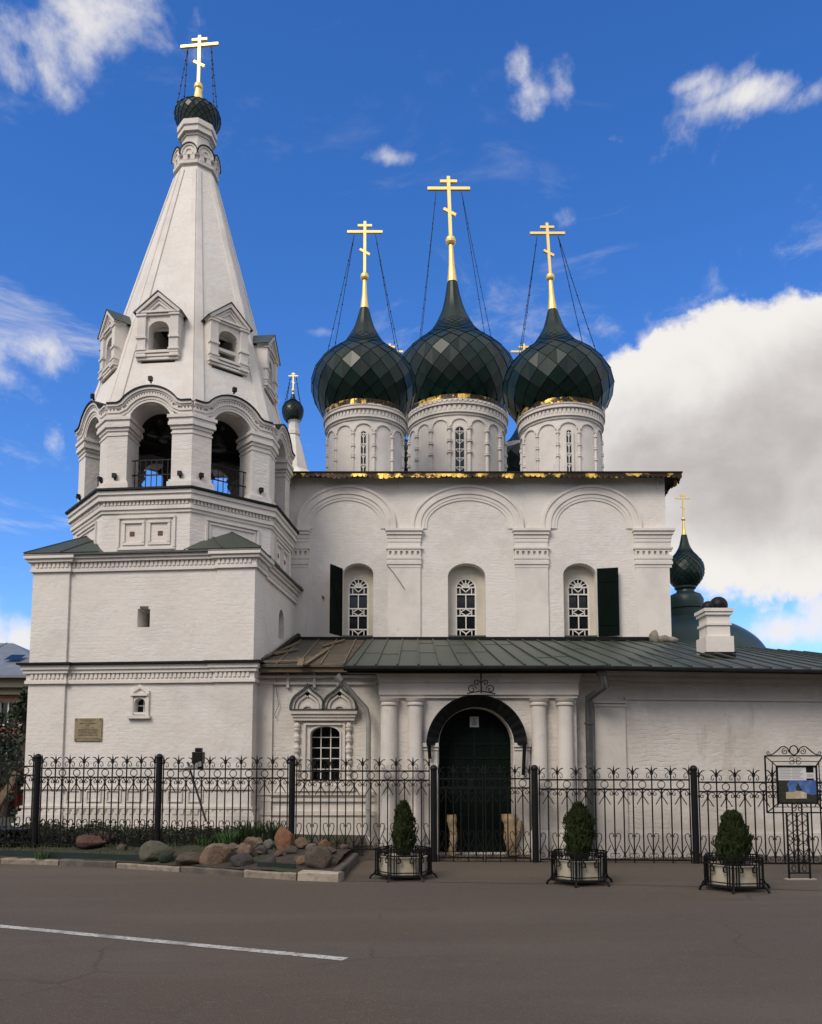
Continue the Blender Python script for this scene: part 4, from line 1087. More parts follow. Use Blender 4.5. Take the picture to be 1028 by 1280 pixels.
# roofs
ZT = mz(799)
RX0 = at(430, 832, YEV).x
ez = at(600, 832, YEV).z
ea = AE + Vector((.3, -.62, 0)); 
P1 = Vector((RX0, YEV, ez)); P2 = Vector((GX1 + .3, YEV, ez)); P3 = Vector((ea.x, ea.y, at(1028, 838, ea.y - .3).z))
T1 = Vector((RX0, YM - .0, ZT)); T2 = Vector((XR, YM, ZT - .06)); T3 = Vector((ea.x + .4, YM + .9, zat(813, YM + .5)))
def roofR(mb):
    top = [P1, P2, P3, T3, T2, T1]
    mb.add(top + [p - Vector((0, 0, .05)) for p in top], [(0, 1, 4, 5), (1, 2, 3, 4), (6, 11, 10, 7), (7, 10, 9, 8), (0, 6, 7, 1), (1, 7, 8, 2), (2, 8, 9, 3), (3, 9, 10, 4), (4, 10, 11, 5), (5, 11, 6, 0)])
    # back slope right of the church
    b2, b3 = T2 + Vector((0, 4.6, -1.3)), T3 + Vector((0, 4.4, -1.2))
    mb.add([T2, T3, b3, b2], [(0, 1, 2, 3)])
rf = part('roof', 'roof', gallery, roofR)
def seams(mb):
    n = 31
    for i in range(n):
        t = (i + .5) / n; x = RX0 + (P3.x - RX0) * t
        if x < P2.x: a = P1.lerp(P2, (x - P1.x) / (P2.x - P1.x))
        else: a = P2.lerp(P3, (x - P2.x) / (P3.x - P2.x))
        xt = T1.x + (T3.x - T1.x) * t
        b = T1.lerp(T2, (xt - T1.x) / (T2.x - T1.x)) if xt < T2.x else T2.lerp(T3, (xt - T2.x) / (T3.x - T2.x))
        m = a.lerp(b, .5 + rnd.uniform(-.1, .1)); k = rnd.uniform(-.01, .01)
        tube(mb, [a + Vector((0, 0, .018)), m + Vector((k, 0, .018)), b + Vector((0, 0, .018))], .021, 4)
    for f_ in (.35, .68):
        for i in range(n):
            t0, t1 = (i + .5) / n, (i + 1.5) / n
            if t1 > 1 or rnd.random() < .45: continue
            def pt(t, s):
                x = RX0 + (P3.x - RX0) * t; a = P1.lerp(P2, (x - P1.x) / (P2.x - P1.x)) if x < P2.x else P2.lerp(P3, (x - P2.x) / (P3.x - P2.x))
                xt = T1.x + (T3.x - T1.x) * t; b = T1.lerp(T2, (xt - T1.x) / (T2.x - T1.x)) if xt < T2.x else T2.lerp(T3, (xt - T2.x) / (T3.x - T2.x))
                return a.lerp(b, s)
            s = f_ + rnd.uniform(-.12, .12); tube(mb, [pt(t0, s) + Vector((0, 0, .004)), pt(t1, s) + Vector((0, 0, .004))], .008, 4)
part('roof_seam', 'roof', rf, seams)
LE = YBAY - .38; lz = at(400, 831, LE).z; LX0 = FTR.P(0, 0, .07).x
LP = [Vector((TRX - .3, LE, lz)), Vector((RX0 + .25, LE, lz)), Vector((RX0 + .25, YM, ZT - .01)), Vector((TRX - .3, YM, ZT - .01))]
def roofL(mb):
    mb.add(LP + [p - Vector((0, 0, .05)) for p in LP], [(0, 1, 2, 3), (7, 6, 5, 4), (0, 4, 5, 1), (1, 5, 6, 2), (2, 6, 7, 3), (3, 7, 4, 0)])
M_['rusty'] = mat('rusty_sheet_roof', (.085, .062, .042), .7, var=[(1.3, (.045, .055, .045), .44, .62), (3.5, (.15, .105, .06), .52, .72), (9, (.03, .025, .02), .56, .75)], bump=(8, .4, .02))
rl = part('side_roof', 'rusty', gallery, roofL)
def seamsL(mb):
    for t in (.3, .47, .64, .82): tube(mb, [LP[0].lerp(LP[1], t) + Vector((0, 0, .018)), LP[3].lerp(LP[2], t) + Vector((0, 0, .018))], .02, 4)
part('roof_seam', 'oldwood', rl, seamsL)
def rverge(mb):
    mb.add([P1, T1, T1 - Vector((0, 0, .6)), Vector((RX0, LE, lz - .12)), P1 - Vector((0, 0, .10))] + [q + Vector((.04, 0, 0)) for q in (P1, T1, T1 - Vector((0, 0, .6)), Vector((RX0, LE, lz - .12)), P1 - Vector((0, 0, .10)))],
           [(0, 1, 2, 3, 4), (9, 8, 7, 6, 5), (0, 5, 6, 1), (1, 6, 7, 2), (2, 7, 8, 3), (3, 8, 9, 4), (4, 9, 5, 0)])
part('roof_verge', 'flash', gallery, rverge)
def gutter(mb):
    for a, b in ((P1, P2), (P2, P3)):
        tube(mb, [a + Vector((0, -.03, -.05)), b + Vector((0, -.03, -.05))], .05, 8)
    box(mb, P1.x + .05, P2.x, YEV + .05, YP_ - .3, ez - .13, ez - .07)
part('gutter', 'flash', gallery, gutter)
part('soffit_board', 'oldwood', gallery, lambda mb: box(mb, BX0, RX0, LE + .06, YBAY + .3, BZ - .0, lz - .055))
part('roof_flashing', 'flash', gallery, lambda mb: (fbox(mb, FM, mx(372, 800), XR + .02, ZT - .05, ZT + .05, -.02, .08), tube(mb, [FTR.P(.2, lz + .0, .12), FTR.P(YM - TRY - .1, ZT + .08, .12)], .07, 5)))
# downpipes
def dpipe(mb):
    Y = YEV + .1
    p = [at(752, 838, Y), at(757, 858, Y), at(736, 873, Y + .35), at(736.5, 900, Y + .4), at(737, 1000, Y + .4)]; p[4].z = .15; p[4].x = p[3].x
    tube(mb, p, .07, 10); tube(mb, [p[0] + Vector((0, 0, .08)), p[0] - Vector((0, 0, .1))], .14, 10, r2=.08)
    for z in (.7, 1.7, 2.5): tube(mb, [(p[3].x, Y + .4, z - .02), (p[3].x, Y + .4, z + .02)], .085, 10)
part('downpipe', 'pipe', gallery, dpipe, smooth=40)
def dpipe2(mb):
    Y = YBAY - .30
    p = [at(424, 848, Y - .3), at(440, 866, Y - .1), at(458, 886, Y), at(461, 900, Y), at(462, 1000, Y)]; p[4].z = .2; p[4].x = p[3].x
    tube(mb, p, .055, 10); tube(mb, [p[0] + Vector((-.05, 0, .04)), p[0] + Vector((.06, 0, -.06))], .10, 10, r2=.06)
    for z in (.8, 1.9): tube(mb, [(p[3].x, Y, z - .02), (p[3].x, Y, z + .02)], .066, 10)
part('pale_downpipe', 'zinc', gallery, dpipe2, smooth=40)
# chimney on the roof
rd = ray(901, 817); pn = (P3 - P2).cross(T2 - P2).normalized(); tt = (P2 - Vector((0, 0, EYE))).dot(pn) / rd.dot(pn)
cp = Vector((0, 0, EYE)) + rd * tt
def chz(y): return at(901, y, cp.y).z
cw = (at(919, 800, cp.y).x - at(884, 800, cp.y).x) / 2
def cplan(s): return [(cp.x + a * cw * s, cp.y + cw + b * cw * s) for a, b in ((-1, -1), (1, -1), (1, 1), (-1, 1))]
def chim(mb):
    prism(mb, cplan(.82), cp.z - .4, chz(762))
    for (y0, y1, s) in ((795, 823, 1.0), (778, 781, .92), (764, 768, .97), (760, 764, 1.06)): prism(mb, cplan(s), chz(y1), chz(y0))
ch = part('chimney', 'trim', gallery, chim)
part('chimney_cowl', 'iron', ch, lambda mb: (sphere(mb, (cp.x + .1, cp.y + cw * .9, chz(754)), .21, 8), sphere(mb, (cp.x - .16, cp.y + cw * .7, chz(757)), .15, 8), tube(mb, [(cp.x - .02, cp.y + cw, chz(748)), (cp.x + .15, cp.y + cw, chz(744))], .015, 5)), smooth=True)
part('chimney_skirt', 'flash', ch, lambda mb: prism(mb, cplan(1.08), cp.z - .3, chz(815)))

# ================================================================== DOMED APSE, TENT CHAPEL
YA = 27.0
ac = at(848, 800, YA); AR = (at(950, 806, YA).x - ac.x); Adz = zat(832, YA)
M_['apse'] = mat('green_painted_dome_metal', (.010, .034, .033), .42, var=[(1.5, (.016, .040, .038), .45, .7), (6, (.007, .022, .022), .5, .75)], bump=(6, .15, .02), spec=.4)
apse = thing('apse_chapel', 'rounded chapel with a smooth green dome and a small onion cupola beside the church', 'chapel', (ac.x, YA, 0))
part('wall', 'white', apse, lambda mb: lathe(mb, ac.x, YA, [(AR * 1.0, 0), (AR * 1.0, Adz - .3), (AR * 1.05, Adz - .25), (AR * 1.05, Adz - .1)], 48), smooth=35)
hz = 1.35
part('dome', 'apse', apse, lambda mb: lathe(mb, ac.x, YA, [(AR * 1.04 * math.cos(R(a)), Adz - .1 + (hz + .35) * math.sin(R(a))) for a in range(0, 89, 4)], 56), smooth=True)
lx = at(857.5, 750, YA).x
def ap(w, y): return (at(857.5 + w / 2, y, YA).x - lx, zat(y, YA))
part('lantern', 'apse', apse, lambda mb: lathe(mb, lx, YA, [ap(47, 812), ap(46, 770), ap(46, 763), ap(49, 762), ap(49, 758), ap(43, 757), ap(43, 750), ap(36, 744), ap(22, 741), ap(20, 738), ap(25, 736), ap(25, 733), ap(20, 732)], 40), smooth=40)
AD = [(735, 11), (731, 15), (722, 21), (713, 22.5), (705, 21), (697, 15.5), (690, 10), (682, 6), (674, 4), (669, 3)]
onion(apse, 857.5, YA, [(y, r) for y, r in AD], 18, .02, (670, 649, 617, 18), seed=31, rmin=.2, chain=False)
YT = 30.0
tcx = at(367, 560, YT).x
chap = thing('tent_chapel', 'narrow white tent spire with a tiny green onion dome behind the bell tower', 'chapel', (tcx, YT, 0))
def cpx(w, y): return (at(367 + w / 2, y, YT).x - tcx, zat(y, YT))
def o8(r): return [(tcx + r * math.cos(math.pi / 8 + k * math.pi / 4), YT + r * math.sin(math.pi / 8 + k * math.pi / 4)) for k in range(8)]
part('wall', 'white', chap, lambda mb: prism(mb, o8(1.3), 0, zat(605, YT)))
part('tent_roof', 'trim', chap, lambda mb: lathe(mb, tcx, YT, [(1.32, zat(606, YT)), cpx(40, 590), cpx(24, 560), cpx(15, 546), cpx(14, 545), cpx(17, 544), cpx(17, 539), cpx(14, 538), cpx(13.5, 528), cpx(17, 527), cpx(17, 524)], 8, math.pi / 8))
onion(chap, 366, YT, [(527, 8), (522, 11), (515, 13), (509, 12), (504, 8.5), (500, 4), (496, 2.2), (493, 1.6)], 16, .018, (495, 488, 466, 12), seed=41, rmin=.12, chain=True)

# ================================================================== GROUND
KP = [on_z(x, y, 0) for x, y in ((-60, 1078.5), (0, 1080), (73, 1082), (145, 1085.5), (225, 1090.5), (304, 1096.5), (371, 1101), (424, 1103))]
KP = [Vector((p.x, p.y, 0)) for p in KP]
KE = on_z(448, 1070, .1); KE.z = 0
def gnd(mb):
    mb.add([(-700, -300, 0), (700, -300, 0), (700, 900, 0), (-700, 900, 0)], [(0, 1, 2, 3)])
tag(part('road', 'asphalt', None, gnd), kind='structure')
def pave(mb):
    mb.add([(KP[-1].x + .05, KP[-1].y + .1, .004), (3.2, 11.9, .004), (9, 10.4, .004), (16, 9, .004), (16, 16.5, .004), (KE.x, 16.5, .004)], [(0, 1, 2, 3, 4, 5)])
tag(part('pavement', 'pave', None, pave), kind='structure')
la, lb = on_z(-40, 1154, .004), on_z(432, 1199, .004)
ld = (lb - la).normalized(); ln = Vector((-ld.y, ld.x, 0)) * .06
def mark(mb):
    mb.add([la - ln, lb - ln, lb + ln, la + ln], [(0, 1, 2, 3)])
    a = la - ld * 3.0; b = a - ld * 4.
    mb.add([b - ln, a - ln, a + ln, b + ln], [(0, 1, 2, 3)])
tag(part('road_marking', 'paint', None, mark), kind='structure')
# garden bed
def kdist(x, y):
    best = 9
    for a, b in zip(KP, KP[1:]):
        if a.x <= x <= b.x or (b is KP[-1] and x > b.x) or (a is KP[0] and x < a.x):
            t = (x - a.x) / (b.x - a.x); best = y - (a.y + (b.y - a.y) * t)
    return best
def gh(x, y):
    d = max(0, kdist(x, y) - .1); q = min(1, d / 1.6)
    h = .10 + .13 * q + .035 * max(0, -x - 2.5) * q * .6
    h += .10 * math.exp(-((x + 1.9) / .9) ** 2) * math.exp(-((d - .9) / .6) ** 2)
    return h + .015 * noise.noise((x * 3, y * 3, 0)) + .02 * noise.noise((x * 1.1, y * 1.1, 5))
def xr(y): t = (y - KP[-1].y) / (KE.y - KP[-1].y); return KP[-1].x + (KE.x - KP[-1].x) * t - .12
def bed(mb):
    nx, ny = 110, 60; vs = []
    for j in range(ny + 1):
        for i in range(nx + 1):
            x = -11 + (i / nx) * 10.6
            d = .06 + (j / ny) ** 1.3 * 6.0
            base = None
            y0 = None
            for a, b in zip(KP, KP[1:]):
                if a.x <= x <= b.x: y0 = a.y + (b.y - a.y) * (x - a.x) / (b.x - a.x)
            if y0 is None: y0 = KP[0].y + (x - KP[0].x) * -.3 if x < KP[0].x else KP[-1].y
            y = y0 + d; xx = min(x, xr(min(y, 16.4)))
            vs.append((xx, y, gh(xx, y)))
    mb.add(vs, [(j * (nx + 1) + i, j * (nx + 1) + i + 1, (j + 1) * (nx + 1) + i + 1, (j + 1) * (nx + 1) + i) for j in range(ny) for i in range(nx)])
tag(part('garden_soil', 'soil', None, bed, smooth=True), kind='structure')
def lawn(mb):
    mb.add([(-60, 15.2, .2), (-8.4, 15.6, .22), (-8.4, 30, .2), (-60, 40, .2)], [(0, 1, 2, 3)])
tag(part('lawn', 'lawn', None, lawn), kind='structure')
def kerbstone(name, a, b, m, label, h=.12, wd=.15, sink=.0):
    t = (b - a).normalized(); n = Vector((-t.y, t.x, 0)); k = .012
    f = Fr(a, t)
    L = (b - a).length
    mb = MB(); ns = 6; vs = []
    for i in range(ns + 1):
        u = k + (L - 2 * k) * i / ns
        for (d, z) in ((0, -.05), (0, h - .02), (-.02, h), (-wd + .02, h), (-wd, h - .02), (-wd, -.05)):
            q = noise.noise((a.x * 3 + u * 4, z * 7 + d * 9, a.y)) * .014
            vs.append(f.P(u, z + q, d + q))
    fs = [(i * 6 + e, i * 6 + 6 + e, i * 6 + 6 + (e + 1) % 6, i * 6 + (e + 1) % 6) for i in range(ns) for e in range(6)] + [(5, 4, 3, 2, 1, 0), tuple(ns * 6 + e for e in range(6))]
    mb.add(vs, fs); o = mb.build(name, m, None)
    tag(o, label, 'kerb stone', 'kerb stones along the garden bed'); return o
kl = ['worn tan kerb stone at the left edge of the photo under the bench', 'tan kerb stone in front of the small grey rock', 'dark stained kerb stone in front of the reddish slab rock', 'tan kerb stone below the grey-green boulder', 'darkened kerb stone below the long tan boulder', 'brown kerb stone below the dark green plastic edging near the corner', 'pale rough kerb block at the road corner of the rock garden']
km = ['kerb', 'kerb', 'kerb_dark', 'kerb', 'kerb_dark', 'kerb', 'kerb_pale']
for i in range(7): kerbstone('kerb_stone', KP[i], KP[i + 1], km[i], kl[i], h=.13 if i == 6 else .085 + .01 * (i % 3), wd=.25 if i == 6 else .15)
e0 = KP[-1]; 
for i in range(2):
    a = e0.lerp(KE, i / 2 + .02) + Vector((.0, .16 if i == 0 else 0, 0)); b = e0.lerp(KE, (i + 1) / 2)
    o = kerbstone('kerb_stone', a, b, 'kerb_dark', ('dark kerb stone running back from the pale corner block', 'dark kerb stone at the foot of the fence beside the first planter')[i], h=.15, wd=.14)
for (x0, x1, y0, y1, lab) in ((-30, 172, 1071, 1074, 'long dark green plastic edging strip behind the left kerb stones'), (318, 366, 1084, 1087, 'short dark green plastic edging strip among the rocks')):
    def kb(px):
        q = on_z(px, 1080, 0)
        for _ in range(8): q = Vector((ray(px, 1080).x / ray(px, 1080).y * q.y, q.y - kdist(q.x, q.y), 0))
        return q + Vector((0, .27, 0))
    a, b = kb(x0), kb(x1)
    mb = MB(); t = (b - a).normalized(); f = Fr(Vector((a.x, a.y, 0)), t); L = (b - a).length
    n = 12; vs = []
    for i in range(n + 1):
        u = L * i / n; z = .15 + .015 * noise.noise((u * 2, x0, 0))
        vs += [f.P(u, .02, .01), f.P(u, z + .06, .012 + .02 * noise.noise((u, 2, 2))), f.P(u, z + .06, -.012), f.P(u, .02, -.012)]
    mb.add(vs, [(4 * i + e, 4 * i + 4 + e, 4 * i + 4 + (e + 1) % 4, 4 * i + (e + 1) % 4) for i in range(n) for e in range(4)] + [(3, 2, 1, 0), (4 * n, 4 * n + 1, 4 * n + 2, 4 * n + 3)])
    tag(mb.build('edging_strip', 'edging', None), lab, 'garden edging', 'plastic edging along the garden bed')
# rocks
def ghit(px, py):
    z = .2
    for _ in range(12):
        p = on_z(px, py, z); z = gh(p.x, p.y) if kdist(p.x, p.y) > 0 else .08
    p.z = z; return p
RK = [(112, 1066, 52, 21, (.105, .055, .044), 'broad reddish-brown slab rock lying in front of the fence'),
      (192, 1080, 40, 26, (.095, .10, .075), 'grey-green pointed boulder behind the kerb'),
      (204, 1081, 19, 15, (.018, .034, .028), 'dark green lump of rock leaning on the grey-green boulder'),
      (31, 1063, 19, 9, (.10, .095, .085), 'small grey rock near the bench'),
      (232, 1084, 42, 15, (.085, .066, .05), 'low earthy rock between the grey-green and the long tan boulder'),
      (268, 1085, 46, 24, (.19, .135, .105), 'long tan boulder at the left of the rock pile'),
      (299, 1087, 28, 17, (.05, .05, .054), 'dark grey rock beside the long tan boulder'),
      (308, 1086, 8, 9, (.42, .38, .31), 'small white pebble on the dark grey rock'),
      (306, 1074, 27, 20, (.20, .135, .115), 'pinkish rock above the dark grey rock'),
      (314, 1061, 32, 14, (.19, .15, .12), 'flat tan rock at the top left of the pile'),
      (325, 1069, 16, 12, (.06, .06, .062), 'small dark rock left of the orange egg-shaped boulder, upper one'),
      (336, 1062, 14, 13, (.13, .13, .125), 'light grey upright rock beside the orange egg-shaped boulder'),
      (336, 1075, 17, 13, (.055, .053, .055), 'dark rock at the foot of the light grey upright rock'),
      (355, 1077, 28, 33, (.22, .105, .058), 'large orange-brown egg-shaped boulder standing in the rock pile'),
      (377, 1062, 19, 14, (.15, .105, .085), 'brown rock right of the orange egg-shaped boulder'),
      (394, 1057, 22, 10, (.15, .145, .135), 'pale grey flat rock at the top right of the pile'),
      (381, 1074, 21, 13, (.21, .13, .085), 'small orange-tan rock below the brown rock'),
      (403, 1072, 26, 13, (.135, .075, .06), 'reddish flat rock above the large dark brown boulder'),
      (397, 1091, 40, 25, (.085, .068, .06), 'large dark brown boulder behind the pale corner kerb block'),
      (390, 1064, 17, 9, (.16, .15, .135), 'small grey rock in the middle right of the pile'),
      (407, 1062, 18, 12, (.17, .095, .06), 'orange-brown small rock at the right rim of the pile'),
      (420, 1056, 14, 9, (.11, .085, .07), 'little brown rock nearest the fence on the right rim'),
      (345, 1056, 14, 10, (.15, .12, .1), 'tan little rock just behind the orange egg-shaped boulder'),
      (290, 1062, 16, 9, (.12, .095, .08), 'small brown rock on the left shoulder of the pile'),
      (364, 1083, 15, 10, (.075, .07, .066), 'small dark stone at the foot of the orange egg-shaped boulder'),
      (322, 1081, 15, 9, (.13, .11, .09), 'small tan stone right of the white pebble'),
      (348, 1084, 12, 8, (.10, .085, .075), 'tiny brown stone between the dark green strip and the orange egg-shaped boulder'),
      (373, 1072, 12, 9, (.09, .085, .08), 'tiny grey stone tucked against the right of the orange egg-shaped boulder'),
      (387, 1059, 13, 9, (.13, .10, .085), 'tiny brown stone just left of the pale grey flat rock'),
      (413, 1068, 14, 9, (.10, .075, .062), 'tiny dark stone behind the large dark brown boulder'),
      (283, 1072, 15, 10, (.14, .11, .09), 'small tan stone on top of the long tan boulder'),
      (316, 1071, 13, 9, (.12, .105, .095), 'tiny grey stone right of the pinkish rock'),
      (242, 1075, 14, 8, (.09, .075, .062), 'tiny brown stone behind the low earthy rock'),
      (300, 1064, 14, 9, (.15, .125, .1), 'tiny tan stone between the pinkish rock and the flat tan rock'),
      (150, 1070, 15, 8, (.085, .072, .06), 'tiny brown stone right of the broad reddish slab'),
      (430, 1062, 13, 8, (.10, .08, .065), 'tiny brown stone by the dark kerb at the right rim')]
for i, (px, py, w_, h_, c, lab) in enumerate(RK):
    p = ghit(px, py); s = p.y / F / 1.0
    rw, rh = w_ * s / 2, h_ * s; rdp = rw * .8
    mb = MB(); n = 20; rg = random.Random(i); o3 = Vector((rg.uniform(0, 50), rg.uniform(0, 50), 0)); vs = []; fs = []
    cuts = [(Vector((rg.gauss(0, 1), rg.gauss(0, 1), rg.gauss(0, .8))).normalized(), rg.uniform(.58, .86)) for _ in range(13)]
    for a in range(n + 1):
        th = math.pi * a / n
        for b in range(2 * n):
            ph = math.pi * b / n; d = Vector((math.sin(th) * math.cos(ph), math.sin(th) * math.sin(ph), math.cos(th)))
            k = 1 + .10 * noise.noise(d * 1.3 + o3) + .05 * noise.noise(d * 4 + o3)
            for (cn, cd_) in cuts:
                q = d.dot(cn) * k
                if q > cd_: k *= cd_ / q
            vs.append((d.x * rw * k * 1.12, d.y * rdp * k * 1.12, d.z * rh * .60 * k * 1.12 + rh * .42))
    for a in range(n):
        for b in range(2 * n): fs.append((a * 2 * n + b, (a + 1) * 2 * n + b, (a + 1) * 2 * n + (b + 1) % (2 * n), a * 2 * n + (b + 1) % (2 * n)))
    mb.add(vs, fs)
    g_ = sum(c) / 3; c = tuple((q * .9 + g_ * (.19, .09, .0)[j]) * .70 for j, q in enumerate(c)); m = mat('rock_surface', c, .9, var=[(7 / max(.2, rw * 4), tuple(q * 1.5 for q in c), .46, .7), (14, tuple(q * .45 for q in c), .52, .68), (60, tuple(q * 1.3 for q in c), .5, .75)], bump=(22, .8, .02))
    o = mb.build('rock', m, None, 38); o.location = (p.x, p.y + rdp * .8, p.z - .01); o.rotation_euler = (0, 0, rg.uniform(-.3, .3))
    tag(o, lab, 'rock', 'rocks of the garden bed')
# plants
def blades(mb, n, rad, h, wd, rg, lean=.35, seg=4, c=(0, 0, 0)):
    for _ in range(n):
        a = rg.uniform(0, 6.28); r = rad * math.sqrt(rg.random()); x, y = c[0] + r * math.cos(a), c[1] + r * math.sin(a)
        hh = h * rg.uniform(.6, 1.1); l = rg.uniform(.05, lean) * hh; a2 = a + rg.uniform(-.8, .8); ax = rg.uniform(0, 3.14)
        vs = []
        for k in range(seg + 1):
            t = k / seg; w_ = wd * (1 - t ** 1.6) * .5 + .0006
            cx, cy, cz_ = x + math.cos(a2) * l * t * t, y + math.sin(a2) * l * t * t, c[2] + hh * (t - .12 * t * t)
            vs += [(cx - math.cos(ax) * w_, cy - math.sin(ax) * w_, cz_), (cx + math.cos(ax) * w_, cy + math.sin(ax) * w_, cz_)]
        mb.add(vs, [(2 * k, 2 * k + 1, 2 * k + 3, 2 * k + 2) for k in range(seg)])
PLN = [(313, 1058, .30, .52, 120, 'left tall clump of green iris leaves behind the rock pile'), (343, 1058, .28, .52, 120, 'right tall clump of green iris leaves behind the rock pile'), (285, 1060, .24, .36, 80, 'lower clump of green leaves left of the iris clumps'),
       (52, 1056, .16, .14, 60, 'bright green low plant beside the small grey rock'), (255, 1058, .2, .2, 40, 'thin grassy clump under the floodlight'), (205, 1062, .2, .16, 40, 'sparse grassy clump behind the grey-green boulder')]
for i, (px, py, rad, h, n, lab) in enumerate(PLN):
    p = ghit(px, py); mb = MB(); rg = random.Random(50 + i)
    blades(mb, n, rad * .6, h, .05 if i < 3 else .016, rg, .5)
    o = mb.build('leafy_plant', 'iris', None); o.location = p; tag(o, lab, 'plant', 'plants in the garden bed')
def grassfn(mb):
    rg = random.Random(77)
    for _ in range(8500):
        x = rg.uniform(-9.5, -1.3); y = rg.uniform(12.2, 17.9)
        d = kdist(x, y)
        if d < .25 or x > xr(y) - .1 or (noise.noise((x * 1.6, y * 1.6, 3)) < (-.05 if y > 14.6 or x < -3.4 else .22)): continue
        if x > -3.4 and y < 14.6 and rg.random() < .6: continue
        blades(mb, 2, .05, rg.uniform(.04, .11) * (1.5 if y > 15 else 1), .010, rg, .7, 2, (x, y, gh(x, y) - .01))
    for _ in range(1200):
        x = rg.uniform(-15, -8.2); y = rg.uniform(16, 24); blades(mb, 2, .1, rg.uniform(.1, .25), .02, rg, .6, 2, (x, y, .2))
tag(part('grass', 'grass', None, grassfn), kind='stuff')
M_['bedleaf'] = mat('dark_bed_leaf', (.030, .048, .016), .7, var=[(2.2, (.055, .045, .022), .48, .66), (6, (.018, .028, .01), .5, .7)], island=.45)
def bedfn(mb):
    rg = random.Random(123)
    for _ in range(5200):
        x = rg.uniform(-8.4, -3.2); y = rg.uniform(15.4, 17.4)
        q = noise.noise((x * 1.5, y * 1.5, 9))
        if q < -.25: continue
        h = rg.uniform(.10, .24) * (.8 + q) + .04
        if rg.random() < .5: blades(mb, 1, .05, h, .016, rg, .7, 2, (x, y, gh(x, y) - .01))
        else:
            for _ in range(3):
                p = Vector((x + rg.gauss(0, .04), y + rg.gauss(0, .04), gh(x, y) + h * rg.random())); a = Vector((rg.gauss(0, 1), rg.gauss(0, 1), rg.gauss(0, .6))).normalized(); b_ = a.cross(Vector((rg.gauss(0, 1), rg.gauss(0, 1), rg.gauss(0, 1)))).normalized(); l = rg.uniform(.03, .06)
                mb.add([p - a * l, p + b_ * l * .5, p + a * l, p - b_ * l * .5], [(0, 1, 2, 3)])
tag(part('flower_bed_leaves', 'bedleaf', None, bedfn), kind='stuff')

# ================================================================== FENCE
FL = Fr((0, 14.95, 0), (1, -.065, 0))
def fu(x, y=1000): return FL.px(x, y)[0]
def fpanel(mb, f, u0, u1, zb_, n, dz=1.40, gate=False):
    r = .0125; p = (u1 - u0) / n
    z1, z2 = zb_ + dz, zb_ + dz - .165
    D = 0
    def T(pts, rr=r, k=4, cl=False): tube(mb, [f.P(a, b, D) for a, b in pts], rr * 1.12, k, cl)
    for z in (z1, z2, zb_): fbox(mb, f, u0, u1, z - .014, z + .014, -.014, .014)
    for i in range(n + 1):
        u = u0 + p * i
        if i == 0: u += .012
        if i == n: u -= .012
        T([(u, zb_ - .12), (u, z1 + .17)])
        ss = [s for s in (-1, 1) if not (i == 0 and s < 0) and not (i == n and s > 0)]
        # finial
        mb.add([f.P(u - .02, z1 + .15, 0), f.P(u, z1 + .15, .012), f.P(u + .02, z1 + .15, 0), f.P(u, z1 + .15, -.012), f.P(u, z1 + .27, 0), f.P(u, z1 + .08, 0)],
               [(0, 1, 4), (1, 2, 4), (2, 3, 4), (3, 0, 4), (1, 0, 5), (2, 1, 5), (3, 2, 5), (0, 3, 5)])
        fbox(mb, f, u - .02, u + .02, z1 + .09, z1 + .125, -.02, .02)
        for s in ss:
            T([(u, z1 + .10), (u + s * .03, z1 + .16), (u + s * .065, z1 + .20), (u + s * .105, z1 + .205)], .011)
            T([(u, z1 + .11), (u + s * .05, z1 + .13), (u + s * .085, z1 + .10), (u + s * .09, z1 + .05), (u + s * .065, z1 + .03), (u + s * .045, z1 + .05), (u + s * .055, z1 + .07)], .007)
            # scroll under the second rail
            T([(u + s * p / 2, z2 - .10), (u + s * (p / 2 - .03), z2 - .035), (u + s * (p / 2 - .07), z2 - .012), (u + s * .05, z2 - .025), (u + s * .022, z2 - .07), (u + s * .035, z2 - .105), (u + s * .065, z2 - .105), (u + s * .075, z2 - .075), (u + s * .055, z2 - .06)], .0085)
            # heart
            T([(u + s * .018, zb_ + .41), (u + s * .03, zb_ + .395), (u + s * .02, zb_ + .43), (u + s * .045, zb_ + .465), (u + s * .085, zb_ + .455), (u + s * .10, zb_ + .41), (u + s * .085, zb_ + .33), (u + s * .04, zb_ + .23), (u + s * .012, zb_ + .15)], .0085)
            T([(u + s * .01, zb_ + .10), (u + s * .06, zb_ + .115), (u + s * .085, zb_ + .08), (u + s * .075, zb_ + .045), (u + s * .045, zb_ + .045), (u + s * .04, zb_ + .075)], .007)
            T([(u + s * p / 2, zb_ + .09), (u + s * (p / 2 - .045), zb_ + .17), (u + s * (p / 2 - .085), zb_ + .25)], .0085)
            T([(u + s * p / 2, zb_ + .09), (u + s * (p / 2 - .05), zb_ + .02), (u + s * (p / 2 - .09), zb_ + .01)], .007)
        fbox(mb, f, u - .017, u + .017, zb_ + .10, zb_ + .16, -.017, .017)
        fbox(mb, f, u - .015, u + .015, z2 - .105, z2 - .06, -.015, .015)
    for i in range(n):
        u = u0 + p * (i + .5)
        T([(u, zb_), (u, z2)])
        T(arc(u, (z1 + z2) / 2, .064, .064, 0, 345, 15), .008, 4, True)
        fbox(mb, f, u - .017, u + .017, z2 - .14, z2 - .09, -.017, .017); fbox(mb, f, u - .016, u + .016, zb_ + .06, zb_ + .11, -.016, .016)
        for s in (-1, 1): T([(u, z2 - .11), (u + s * .05, z2 - .18), (u + s * .10, z2 - .265)], .009)
